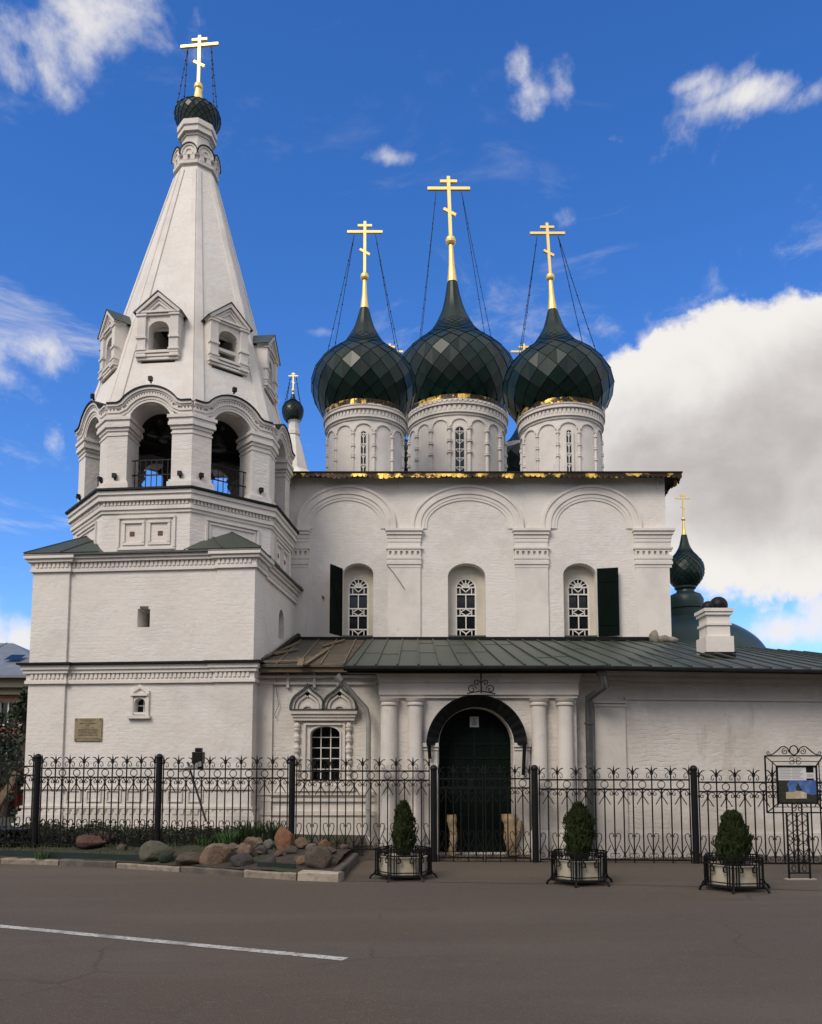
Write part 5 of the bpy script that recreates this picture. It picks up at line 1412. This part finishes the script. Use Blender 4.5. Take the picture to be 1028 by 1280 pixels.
def fpost(parent, x, py_t, py_b, ext=.15):
    u = fu(x); zt, zb_ = FL.px(x, py_t)[1], FL.px(x, py_b)[1] - ext
    q = FL.P(u, 0, 0)
    po = part('post', 'iron', parent, lambda mb: lathe(mb, q.x, q.y, [(.058, zb_), (.058, zt - .09), (.05, zt - .085)], 16), smooth=40)
    part('post_cap', 'iron', po, lambda mb: sphere(mb, (q.x, q.y, zt - .055), .068, 7), smooth=True)
    return u
PX = [(45.5, 943, 1049), (198, 943, 1056), (365, 945, 1063), (542.5, 957, 1077)]
fl = thing('iron_fence', 'black wrought iron fence with fleur finials along the rock garden, left of the gate', 'fence', FL.P(fu(365), 0))
us = [fpost(fl, *p) for p in PX]
un = us[0] - 2.75
zbs = [FL.px(60, 1044)[1], FL.px(120, 1050)[1], FL.px(280, 1055)[1], FL.px(450, 1058.5)[1]]
rt = [FL.px(20, 958)[1], FL.px(120, 960.5)[1], FL.px(280, 961.5)[1], FL.px(450, 964)[1]]
FL2 = Fr(FL.P(us[0], 0, 0), (-1, .5, 0)); 
for i, (a, b) in enumerate(((un, us[0]), (us[0], us[1]), (us[1], us[2]), (us[2], us[3]))):
    part('fence_panel', 'iron', fl, lambda mb: fpanel(mb, FL, a + .07, b - .07, rt[i] - 1.40, 8))
PG = [(669, 957, 1082), (868.5, 957.5, 1085)]
gt = thing('iron_gate', 'black wrought iron gate of two leaves in front of the dark green door', 'gate', FL.P(fu(606), 0))
frr = thing('iron_fence', 'black wrought iron fence with fleur finials right of the gate behind the planters', 'fence', FL.P(fu(868), 0))
u4 = fpost(frr, *PG[0]); u5 = fpost(frr, *PG[1]); u6 = u5 + 2.7; u7 = u6 + 2.7
zg = FL.px(606, 973.5)[1] - 1.40
mid = (us[3] + u4) / 2
part('gate_leaf', 'iron', gt, lambda mb: fpanel(mb, FL, us[3] + .08, mid - .012, zg, 3))
part('gate_leaf', 'iron', gt, lambda mb: fpanel(mb, FL, mid + .012, u4 - .08, zg, 3))
zr = [FL.px(770, 975)[1] - 1.40, FL.px(940, 978)[1] - 1.40]
part('fence_panel', 'iron', frr, lambda mb: fpanel(mb, FL, u4 + .07, u5 - .07, zr[0], 8))
part('fence_panel', 'iron', frr, lambda mb: fpanel(mb, FL, u5 + .07, u6 - .07, zr[1], 8))
part('fence_panel', 'iron', frr, lambda mb: fpanel(mb, FL, u6 + .07, u7 - .07, zr[1] - .03, 8))
q6 = FL.P(u6, 0, 0); part('post', 'iron', frr, lambda mb: lathe(mb, q6.x, q6.y, [(.058, -.05), (.058, 1.7), (.05, 1.72)], 16))

# ================================================================== PLANTERS AND THUJAS
def iron_frame(mb):
    Rr, H = .42, .45
    hv = [Vector((Rr * math.cos(R(60 * k)), Rr * math.sin(R(60 * k)), 0)) for k in range(6)]
    def bx(a, b, r=.011): tube(mb, [a, b], r, 4)
    Z = lambda p, z: Vector((p.x, p.y, z))
    for k in range(6):
        a, b = hv[k], hv[(k + 1) % 6]
        bx(Z(a, .05), Z(a, H), .016)
        o = a * 1.16
        tube(mb, [Z(a, .12), Z(a * 1.05, .07), Z(a * 1.14, .05), Z(o * 1.04, .0)], .018, 4)
        for z, r in ((.06, .016), (.115, .011), (H - .09, .011), (H, .012), (H - .03, .009)): bx(Z(a, z), Z(b, z), r)
        for t in (.12, .2, .8, .88): p = a.lerp(b, t); bx(Z(p, .06), Z(p, H - .0), .010)
        for t in (.2, .8):   # key hooks
            s = 1 if t < .5 else -1; p, q = a.lerp(b, t), a.lerp(b, t + s * .13)
            bx(Z(p, .26), Z(q, .26)); bx(Z(q, .26), Z(q, .32)); q2 = a.lerp(b, t + s * .07); bx(Z(q, .32), Z(q2, .32)); bx(Z(q2, .32), Z(q2, H - .09))
        for t in (.33, .42, .58, .67): p = a.lerp(b, t); bx(Z(p, H - .09), Z(p, H), .009)
def tub(mb):
    h = lambda r: [(r * math.cos(R(60 * k)), r * math.sin(R(60 * k))) for k in range(6)]
    vs = [(*p, z) for r, z in ((.35, .07), (.375, .33), (.32, .34), (.31, .28)) for p in h(r)]
    mb.add(vs, [(6 * l + k, 6 * l + (k + 1) % 6, 6 * l + 6 + (k + 1) % 6, 6 * l + 6 + k) for l in range(3) for k in range(6)] + [tuple(range(6))[::-1]])
def soilf(mb): lathe(mb, 0, 0, [(.30, .25), (.305, .30), (.2, .315), (.02, .32)], 6)
pl0 = thing('planter', 'left planter, cream tub in a hexagonal black iron frame beside the gate post', 'planter', (0, 0, 0), 'planters with thujas before the fence')
part('iron_frame', 'iron', pl0, iron_frame); part('tub', 'tub', pl0, tub, bevel=.01); part('soil', 'soil', pl0, soilf)
plab = [None, 'middle planter, cream tub in a hexagonal black iron frame below the grey downpipe', 'right planter, cream tub in a hexagonal black iron frame next to the info board']
pp = [(504.5, 1103, 11.9, 0.08), (725, 1109.5, 11.4, .22), (919, 1117.5, 10.9, .12)]
def copy_tree(o, parent=None):
    c = o.copy(); col.objects.link(c)
    if parent is not None: c.parent = parent
    for ch in list(o.children): copy_tree(ch, c)
    return c
def thuja(seed, h, w_):
    rg = random.Random(seed); mb = MB()
    q_ = 1.7 if seed == 91 else 1.15; lb = [(rg.uniform(0, 6.283), rg.uniform(.1, .95), rg.uniform(.10, .26) * q_) for _ in range(34)]
    def rad(t): return w_ * (.62 + .38 * math.sin(min(1, t / .32) * math.pi / 2)) * max(0, 1 - max(0, (t - .3) / .72) ** 2.0) ** .62
    n = 4200
    for i in range(n):
        t = rg.random() ** 1.15; a = rg.uniform(0, 6.283)
        lob = 1 + .20 * noise.noise((math.cos(a) * 2.2, math.sin(a) * 2.2, t * 5 + seed)) + .14 * noise.noise((math.cos(a) * 6, math.sin(a) * 6, t * 12 + seed))
        for (la_, lt_, lw) in lb:
            lob += lw * math.exp(-((math.cos(a - la_) - 1) / .10) ** 2 - ((t - lt_) / .07) ** 2)
        r = rad(t) * (.78 if seed == 91 else .84) * lob * (1 - .55 * rg.random() ** 2.2); z = t * h
        p = Vector((r * math.cos(a), r * math.sin(a), z))
        d = Vector((math.cos(a) * rg.uniform(.15, .6), math.sin(a) * rg.uniform(.15, .6), 1)).normalized()
        s = Vector((-math.sin(a + rg.uniform(-.9, .9)), math.cos(a + rg.uniform(-.9, .9)), rg.uniform(-.2, .2))).normalized()
        L = rg.uniform(.03, .075); wd = rg.uniform(.008, .016)
        mb.add([p - s * wd * .5, p + s * wd * .5, p + d * L * .6 + s * wd, p + d * L, p + d * L * .6 - s * wd], [(0, 1, 2, 3, 4)])
    return mb
tlab = ['left thuja, a small cone with a ragged tip in the planter by the gate post', 'middle thuja, broad and full in the planter under the downpipe', 'right thuja, rounded egg shape in the planter by the info board']
tdim = [(.78, .185), (.78, .215), (.69, .23)]
for i, (px, py, Y, rz) in enumerate(pp):
    p = on_z(px, py, 0); loc = (p.x * (p.y + .42) / p.y, p.y + .42, .006)
    o = pl0 if i == 0 else copy_tree(pl0)
    o.location = loc; o.rotation_euler = (0, 0, rz); o.scale = (1.0, 1.0, 1.0)
    if i: o['label'] = plab[i]
    t = thing('thuja', tlab[i], 'shrub', (loc[0], loc[1], .29), 'thujas in the planters')
    h, w_ = tdim[i]
    c = thuja(91 + i, h, w_).build('crown', 'thuja', t, loc=1); c.location = (0, 0, .05)
    mb = MB(); tube(mb, [(0, 0, 0), (.005, 0, .15), (0, .004, h * .8)], .016, 6, r2=.004); mb.build('trunk', 'bark', t, loc=1)

# ================================================================== INFO BOARD
q = on_z(994.5, 1100, 0); YI = q.y
ib = thing('info_board', 'black iron information board with a printed panel, standing before the fence at the right', 'sign', (q.x, YI, 0))
FI = Fr((0, YI, 0), (1, 0, 0))
iz = lambda y: FI.px(514, y)[1]
iu = lambda x: FI.px(x, 980)[0]
ic_ = iu(994.5)
o0, o1 = ic_ - .44, ic_ + .44; oz0, oz1 = iz(1016), iz(945)
i0, i1 = iu(970), iu(1018.5); i1 = ic_ + (ic_ - i0); iz0, iz1 = iz(1004), iz(958)
def iframe(mb):
    def sq(a, b, c, d, dd, t=.014): 
        for (p, r_) in (((a, c), (b, c)), ((b, c), (b, d)), ((b, d), (a, d)), ((a, d), (a, c))): tube(mb, [FI.P(*p, dd), FI.P(*r_, dd)], t, 4)
    sq(o0, o1, oz0, oz1, 0); m = .5
    sq(o0 + .09, o1 - .09, oz0 + .085, oz1 - .085, .04, .008)
    sq(i0, i1, iz0, iz1, .06, .018)
    for (a, b, c, d) in ((o0, oz0, i0, iz0), (o1, oz0, i1, iz0), (o0, oz1, i0, iz1), (o1, oz1, i1, iz1)): tube(mb, [FI.P(a, b, 0), FI.P(c, d, .06)], .011, 4)
    cx = (o0 + o1) / 2; czz = (oz0 + oz1) / 2
    for (a, b, s) in ((cx, oz1 - .075, 0), (cx, oz0 + .075, 0), (o0 + .075, czz, 1), (o1 - .075, czz, 1)):
        for q_ in (-1, 1):
            for e in (-1, 1):
                pts = arc(0, 0, .035, .03, 0, 300, 10)
                tube(mb, [FI.P(a + (q_ * (.05 + x) if not s else e * (y + .02)), b + (e * (y + .02) if not s else q_ * (.05 + x)), .03) for x, y in pts], .006, 4)
    # top scrolls
    tube(mb, [FI.P(*p, 0) for p in arc(cx, oz1 + .085, .062, .07, 0, 345, 16)], .010, 4, True)
    for s in (-1, 1):
        tube(mb, [FI.P(cx + s * x, oz1 + z, 0) for x, z in ((.07, .05), (.09, .11), (.14, .145), (.19, .135), (.25, .08), (.31, .03), (.35, .015))], .010, 4)
        tube(mb, scroll(FI, (cx + s * .135, oz1 + .065), .05, 90, 90 - s * 500, .2, 18), .007, 4)
        tube(mb, scroll(FI, (cx + s * .385, oz1 + .045), .035, 200 if s > 0 else -20, (200 if s > 0 else -20) + s * 400, .2, 14), .007, 4)
part('frame', 'iron', ib, iframe)
def ilegs(mb):
    a, c, b = iu(982), ic_, iu(1008)
    for u in (a, c, b): fbox(mb, FI, u - .011, u + .011, 0 if u != c else .1, oz0, -.012, .012)
    fbox(mb, FI, a, b, .09, .11, -.011, .011); fbox(mb, FI, a, b, .245, .265, -.011, .011)
    H = oz0 - .27; n = 5
    for (u0, u1) in ((a, c), (c, b)):
        for s in (0, 1):
            pts = []
            for k in range(n * 6 + 1):
                t = k / (n * 6); x = .5 + .46 * math.sin(t * n * math.pi + s * math.pi); pts.append(FI.P(u0 + (u1 - u0) * x, .26 + H * t, .0))
            tube(mb, pts, .007, 4)
        tube(mb, [FI.P((u0 + u1) / 2 + .03 * math.cos(R(t)), .17 + .05 * math.sin(R(t)), 0) for t in range(0, 331, 30)], .007, 4)
part('lattice_stand', 'iron', ib, ilegs)
part('footing', 'kerb_pale', ib, lambda mb: box(mb, iu(977), iu(1014), YI - .06, YI + .06, 0, .018))
ipn = part('printed_panel', 'paper', ib, lambda mb: fbox(mb, FI, i0, i1, iz0, iz1, .04, .062))
sw_ = i1 - i0; sh = iz1 - iz0
def S(x, y): return (i0 + sw_ * x, iz0 + sh * y)
def quad(mb, x0, x1, y0, y1, d): fbox(mb, FI, *S(x0, 0)[:1], S(x1, 0)[0], S(0, y0)[1], S(0, y1)[1], .06, d)
mblue = mat('printed_sky', (.045, .11, .33), .5, var=[(9, (.16, .24, .45), .48, .75)])
mdark = mat('printed_trees', (.02, .022, .014), .6, var=[(20, (.055, .05, .022), .5, .75)])
mtan = mat('printed_church', (.42, .33, .2), .6, var=[(16, (.55, .52, .46), .45, .7)])
part('printed_sky', mblue, ipn, lambda mb: quad(mb, .02, .98, .02, .62, .0655))
def ptree(mb):
    panel(mb, FI, [S(.02, .02), S(.98, .02), S(.98, .24), S(.86, .22), S(.74, .26), S(.66, .16), S(.2, .12), S(.28, .36), S(.24, .52), S(.3, .62), S(.02, .62)], [], .068, .06)
    panel(mb, FI, [S(.52, .30), S(.50, .38), S(.46, .35), S(.47, .44), S(.52, .55), S(.57, .42), S(.6, .40), S(.62, .31)], [], .0705, .06)
part('printed_trees', mdark, ipn, ptree)
part('printed_church', mtan, ipn, lambda mb: panel(mb, FI, [S(.2, .12), S(.72, .13), S(.72, .28), S(.58, .33), S(.46, .33), S(.42, .3), S(.2, .3)], [], .073, .06))
def itext(mb):
    for k in range(7):
        y = .93 - k * .042
        quad(mb, .06, .34 + .03 * (k % 2), y - .009, y + .009, .0645); quad(mb, .38, .66 - .04 * (k % 3), y - .009, y + .009, .0645)
    for k in range(3): quad(mb, .76, .92, .72 + k * .03 - .007, .72 + k * .03 + .007, .0645)
part('printed_text', 'greytxt', ipn, itext)
part('printed_block', 'iron', ipn, lambda mb: (quad(mb, .74, .93, .83, .98, .0645), quad(mb, .74, .93, .625, .67, .0665)))

# ================================================================== SMALL THINGS
# floodlight behind the fence
p = at(248, 955, 16.6)
fd = thing('floodlight', 'black box floodlight on a slanting pole behind the fence', 'floodlight', (p.x, 16.6, 0))
FF = Fr((p.x, 16.6, p.z), (1, 0, 0))
part('pole', 'pipe', fd, lambda mb: tube(mb, [FF.P(-.22, .04, .0), FF.P(-.16, -.12, .0), FF.P(.16, -1.15, -.1)], .022, 6))
part('lamp_housing', 'iron', fd, lambda mb: (fbox(mb, FF, -.105, .105, .0, .24, -.12, .12), fbox(mb, FF, -.055, .065, .24, .32, -.09, .09), fbox(mb, FF, -.01, .1, -.12, .0, -.05, .05)), bevel=.015)
part('reflector', 'zinc', fd, lambda mb: mb.add([FF.P(-.36, -.14, .12), FF.P(-.1, -.02, .16), FF.P(.09, .05, .16), FF.P(.09, -.05, .16), FF.P(-.1, -.11, .16), FF.P(-.36, -.17, .12), FF.P(-.36, -.14, .08), FF.P(-.1, -.02, .1), FF.P(.09, .05, .1), FF.P(.09, -.05, .1), FF.P(-.1, -.11, .1), FF.P(-.36, -.17, .08)],
     [(0, 5, 4, 1), (1, 4, 3, 2), (6, 7, 10, 11), (7, 8, 9, 10), (0, 1, 7, 6), (1, 2, 8, 7), (2, 3, 9, 8), (3, 4, 10, 9), (4, 5, 11, 10), (5, 0, 6, 11)]))
# wooden stumps beside the door
for i, (x, yt, yb, w_, lab) in enumerate(((566, 1019, 1066, 11, 'pale slender weathered wood post leaning against the left of the green door'), (639, 1018, 1068, 19, 'pale broad weathered wood stump with a side branch at the right of the green door'))):
    Y = YP_ - .16; a, b = at(x, yb, Y), at(x, yt, Y); z0 = .095
    mb = MB(); n = 14; h = b.z - z0; r = w_ / 2 / F * Y; rg = random.Random(i + 5); vs = []
    for k in range(n + 1):
        t = k / n
        for j in range(12):
            q = 6.283 * j / 12; rr = r * (.85 + .35 * noise.noise((math.cos(q) * 1.4 + i * 9, math.sin(q) * 1.4, t * 3)) + (.2 if t > .8 else 0) - (.35 * max(0, t - .9) * 10 if j > 6 else 0))
            vs.append((a.x + rr * math.cos(q) + .02 * math.sin(t * 4 + i), Y + rr * .8 * math.sin(q), z0 + h * t + .02 * noise.noise((q, t, i))))
    mb.add(vs, [(k * 12 + j, k * 12 + (j + 1) % 12, k * 12 + 12 + (j + 1) % 12, k * 12 + 12 + j) for k in range(n) for j in range(12)] + [tuple(range(12))[::-1], tuple(range(n * 12, n * 12 + 12))])
    if i: tube(mb, [(a.x + .05, Y, z0 + h * .35), (a.x + .14, Y, z0 + h * .6), (a.x + .17, Y, z0 + h * .84)], .06, 7, r2=.045)
    tag(mb.build('wooden_stump', 'stump', None, 40), lab, 'stump', 'weathered wood by the door')
# sacks on the roof
sa = at(824, 802, YM - .28)
sk = MB(); 
for (dx, dy, dz, rx, ry, rz_) in ((-.12, 0, .10, .13, .12, .19), (.12, -.02, .05, .18, .13, .12), (.34, -.03, .03, .17, .1, .09)):
    vs = []; n = 8
    for i in range(n + 1):
        for j in range(16):
            th, ph = math.pi * i / n, math.pi * j / 8; d = Vector((math.sin(th) * math.cos(ph), math.sin(th) * math.sin(ph), math.cos(th))); k = 1 + .35 * noise.noise(d * 2.2 + Vector((dx * 9, 0, 0)))
            vs.append((sa.x + dx + d.x * rx * k, sa.y + dy + d.y * ry * k, sa.z + dz + d.z * rz_ * k))
    sk.add(vs, [(i * 16 + j, (i + 1) * 16 + j, (i + 1) * 16 + (j + 1) % 16, i * 16 + (j + 1) % 16) for i in range(n) for j in range(16)])
tag(sk.build('crumpled_sack', 'canvas', None, True), 'crumpled dusty sack lying on the roof against the church wall', 'sack')
# loose boards on the side roof
lt = (LP[3] - LP[0])
def rp(a, b): return LP[0].lerp(LP[1], a).lerp(LP[3].lerp(LP[2], a), b) + Vector((0, 0, .03))
BD = [((.12, .02), (.46, .06), .10, 'long brown board lying along the eave of the side roof'), ((.53, -.04), (.63, .55), .09, 'brown board running up the side roof beside the dark green sheets'), ((.2, .3), (.36, .5), .13, 'short yellowish board on the side roof near the tower'),
      ((.5, -.10), (.47, .12), .13, 'stubby board hanging over the eave of the side roof'), ((.56, .62), (.72, .9), .08, 'thin dark board near the top of the side roof'), ((.14, .14), (.32, .8), .09, 'yellowish board laid up the slope against the tower')]
for (a, b, w_, lab) in BD:
    A, B = rp(*a), rp(*b); mb = MB(); d = (B - A).normalized(); n = LP[1] - LP[0]; up = (LP[1] - LP[0]).cross(lt).normalized(); s = d.cross(up).normalized() * w_ / 2
    u = up * .03
    mb.add([A - s, B - s, B + s, A + s, A - s + u, B - s + u, B + s + u, A + s + u], BOXF)
    tag(mb.build('loose_board', 'oldwood', None), lab, 'board', 'loose boards on the side roof')
# bench at the left edge
bp = on_z(12, 1066, .12); bn = thing('bench', 'dark low bench at the left edge of the garden bed', 'bench', (bp.x, bp.y + .3, .2))
bx = at(34, 1036, bp.y + .3)
part('seat', 'iron', bn, lambda mb: box(mb, bx.x - 1.5, bx.x, bp.y + .08, bp.y + .55, bx.z - .06, bx.z + .0), bevel=.01)
for x in (bx.x - 1.25, bx.x - .33): part('leg', 'iron', bn, lambda mb: box(mb, x, x + .10, bp.y + .14, bp.y + .5, .1, bx.z - .06))

# ================================================================== LEFT BACKGROUND
YH = 42.0
hb = thing('brick_house', 'red brick house with grey metal roof and olive cornice far behind the tower', 'house', (-24, YH + 5, 0))
hx1 = at(60, 900, YH).x; hx0 = hx1 - 16; ze_ = zat(847, YH); FH = Fr((0, YH, 0), (1, 0, 0))
hw = [(at(x, 900, YH).x, zat(y0, YH), zat(y1, YH)) for x in (-30, 7, 30) for (y0, y1) in ((907, 876), (952, 927))]
hw = hw + [(hx0 + 2 + k * 2.2, zat(907, YH), zat(876, YH)) for k in range(3)]
part('wall', 'redbrick', hb, lambda mb: (panel(mb, FH, [(hx0, 0), (hx1, 0), (hx1, ze_), (hx0, ze_)], [[(x - .45, a), (x + .45, a), (x + .45, b), (x - .45, b)] for x, a, b in hw], 0, -.4), box(mb, hx1 - .4, hx1, YH + .4, YH + 10, 0, ze_), box(mb, hx0, hx0 + .4, YH + .4, YH + 10, 0, ze_), box(mb, hx0, hx1, YH + 10, YH + 10.4, 0, ze_)))
for x, a, b in hw:
    wq = part('window', 'frame', hb, lambda mb: (fbox(mb, FH, x - .45, x - .38, a, b, -.3, -.2), fbox(mb, FH, x + .38, x + .45, a, b, -.3, -.2), fbox(mb, FH, x - .38, x + .38, a, a + .07, -.3, -.2), fbox(mb, FH, x - .38, x + .38, b - .07, b, -.3, -.2), fbox(mb, FH, x - .03, x + .03, a + .07, b - .07, -.3, -.21)))
    part('pane', 'glass', wq, lambda mb: fbox(mb, FH, x - .44, x + .44, a + .01, b - .01, -.34, -.305))
part('cornice', 'olive', hb, lambda mb: (fbox(mb, FH, hx0 - .3, hx1 + .3, ze_ - .9, ze_ - .55, -.02, .25), fbox(mb, FH, hx0 - .4, hx1 + .4, ze_ - .55, ze_, -.02, .45), fbox(mb, FH, hx0, hx1, zat(921, YH), zat(918, YH), -.02, .15)))
def hroof(mb):
    e = .7; a = [(hx0 - e, YH - e), (hx1 + e, YH - e), (hx1 + e, YH + 10.4 + e), (hx0 - e, YH + 10.4 + e)]; zt = ze_ + 2.6; ym = YH + 5.2
    v = [(*p, ze_ + .05) for p in a] + [(hx0 + 4.5, ym, zt), (hx1 - 4.5, ym, zt)] + [(*p, ze_ - .08) for p in a]
    mb.add(v, [(0, 1, 5, 4), (1, 2, 5), (2, 3, 4, 5), (3, 0, 4), (6, 7, 1, 0), (7, 8, 2, 1), (8, 9, 3, 2), (9, 6, 0, 3), (9, 8, 7, 6)])
    for k in range(18):
        x = hx0 + 4 + k * .55
        if x < hx1 - 4.6: tube(mb, [(x, YH - e, ze_ + .07), (x, ym, zt + .02)], .03, 4)
hr = part('roof', 'greyroof', hb, hroof)
part('skylight', 'glass', hr, lambda mb: mb.add([(hx1 - 3.1, YH + 1.4, ze_ + 1.12), (hx1 - 2.3, YH + 1.4, ze_ + 1.12), (hx1 - 2.3, YH + 2.2, ze_ + 1.5), (hx1 - 3.1, YH + 2.2, ze_ + 1.5)], [(0, 1, 2, 3)]))
def tree(px, Y, h, rad, n, lab, seed, leaf=.22, z0=.1):
    x = at(px, 960, Y).x; t = thing('tree', lab, 'tree', (x, Y, z0), 'trees beyond the tower'); rg = random.Random(seed)
    def tr(mb):
        tube(mb, [(x, Y, z0), (x + .1, Y, h * .3), (x - .05, Y, h * .62), (x, Y, h * .92)], .16, 7, r2=.03)
        for k in range(9):
            a = k * 2.4; z = h * (.3 + .06 * k); tube(mb, [(x, Y, z), (x + math.cos(a) * rad * .5, Y + math.sin(a) * rad * .5, z + .35), (x + math.cos(a) * rad * .85, Y + math.sin(a) * rad * .85, z + .7)], .05, 5, r2=.012)
    part('trunk', 'bark', t, tr)
    def cr(mb):
        cl = []
        for _ in range(46):
            a = rg.uniform(0, 6.28); f = rg.random(); z = h * (.22 + .78 * f); rr = rad * math.sqrt(rg.random()) * (1 - max(0, f - .45) * 1.5) ; cl.append((x + rr * math.cos(a), Y + rr * math.sin(a), z, rg.uniform(.25, .55) * rad * .8))
        for i in range(n):
            c = rg.choice(cl); d = Vector((rg.gauss(0, 1), rg.gauss(0, 1), rg.gauss(0, .8))); d = d.normalized() * c[3] * rg.random() ** .4
            p = Vector(c[:3]) + d; s = leaf * rg.uniform(.5, 1.1); a = Vector((rg.gauss(0, 1), rg.gauss(0, 1), rg.gauss(0, 1))).normalized(); b = a.cross(Vector((rg.gauss(0, 1), rg.gauss(0, 1), rg.gauss(0, 1)))).normalized()
            mb.add([p - a * s * .5, p + b * s * .28, p + a * s * .5, p - b * s * .28], [(0, 1, 2, 3)])
    part('crown', 'tree', t, cr)
tree(30, 30, 4.6, .8, 1900, 'dark tree standing against the tower corner before the brick house', 5)
tree(-8, 34, 4.0, 1.2, 1800, 'dark spreading tree at the left edge before the brick house', 6)
tree(8, 26, 2.2, 1.0, 1800, 'low dark bush below the brick house windows', 8, .15)
# parked cars seen between fence and tower
def car(loc, rz, m, lab):
    c = thing('parked_car', lab, 'car', loc, 'cars parked before the brick house')
    f = Fr((0, -.85, 0), (1, 0, 0))
    sidep = [(-2.1, .35), (-2.1, .75), (-1.95, .88), (-1.3, .95), (-.75, 1.42), (.7, 1.45), (1.45, .98), (2.05, .85), (2.12, .55), (2.1, .35), (1.75, .32)] + arc(1.3, .32, .36, .36, 0, 180, 8) + arc(-1.3, .32, .36, .36, 0, 180, 8) + [(-1.75, .32)]
    mb = MB(); panel(mb, f, sidep, [], 0, -1.7); b = mb.build('body', m, c, loc=1); bv = b.modifiers.new('bevel', 'BEVEL'); bv.width = .06; bv.segments = 3
    for s in (1, -1):
        g = MB(); fg = Fr((0, -.85 if s > 0 else .85, 0), (s, 0, 0)); panel(g, fg, [(s * x if s < 0 else x, z) for x, z in ((-1.12, .97), (-.68, 1.36), (.62, 1.38), (1.2, .99))], [], .012, -.01); g.build('side_window', 'glass', c, loc=1)
        for x in (-1.3, 1.3):
            w_ = MB(); lathe(w_, 0, 0, [(.2, -.09), (.31, -.09), (.33, -.05), (.33, .05), (.31, .09), (.2, .09)], 20); o = w_.build('wheel', 'tyre', c, loc=1); o.location = (x, s * -.8, .33); o.rotation_euler = (R(90), 0, 0)
        l = MB(); box(l, 2.06, 2.13, s * .6 - .15, s * .6 + .15, .62, .76); l.build('headlight', 'zinc', c, loc=1)
        l = MB(); box(l, -2.12, -2.05, s * .6 - .12, s * .6 + .12, .68, .84); l.build('tail_light', 'lampred', c, loc=1)
    c.rotation_euler = (0, 0, rz); return c
a = at(22, 975, 27); car((a.x + .2, 27, .2), R(12), 'redpaint', 'red parked car glimpsed between the fence and the tower')
a = at(-30, 985, 27); car((a.x - 1.4, 29, .2), R(20), 'whitepaint', 'white parked car at the far left behind the fence')
pa, pb = at(-2, 1004, 20), at(31, 966, 20.4)
tag(part('plank', 'oldwood', None, lambda mb: bar(mb, Fr((0, 20, 0), (1, 0, 0)), (pa.x, pa.z), (pb.x, pb.z), .16, -.05, .05)), 'long brown plank propped up slanting between the left fence and the tower', 'plank')
# unseen house added behind the camera to shade lower walls and darken reflections
YO = -13.0
oh = thing('unseen_shade_house', 'long plastered house added out of view behind the camera to shade the lower walls', 'house', (0, YO, 0))
FO_ = Fr((0, YO, 0), (-1, 0, 0))
ohw = [(x, z) for x in range(-27, 28, 3) for z in (1.6, 5.2, 8.8)]
part('wall', 'olive', oh, lambda mb: (panel(mb, FO_, [(-30, 0), (30, 0), (30, 12), (-30, 12)], [[(x - .6, z), (x + .6, z), (x + .6, z + 1.9), (x - .6, z + 1.9)] for x, z in ohw], 0, -.4), box(mb, -30, 30, YO - 10, YO - 9.6, 0, 12)))
for x, z in ohw: part('window', 'glass', oh, lambda mb: fbox(mb, FO_, x - .62, x + .62, z - .02, z + 1.92, -.25, -.2))
part('roof', 'greyroof', oh, lambda mb: mb.add([(-30.5, YO + .5, 12), (30.5, YO + .5, 12), (30.5, YO - 10.5, 12), (-30.5, YO - 10.5, 12), (-27, YO - 5, 14.6), (27, YO - 5, 14.6)], [(0, 1, 5, 4), (1, 2, 5), (2, 3, 4, 5), (3, 0, 4), (3, 2, 1, 0)]))
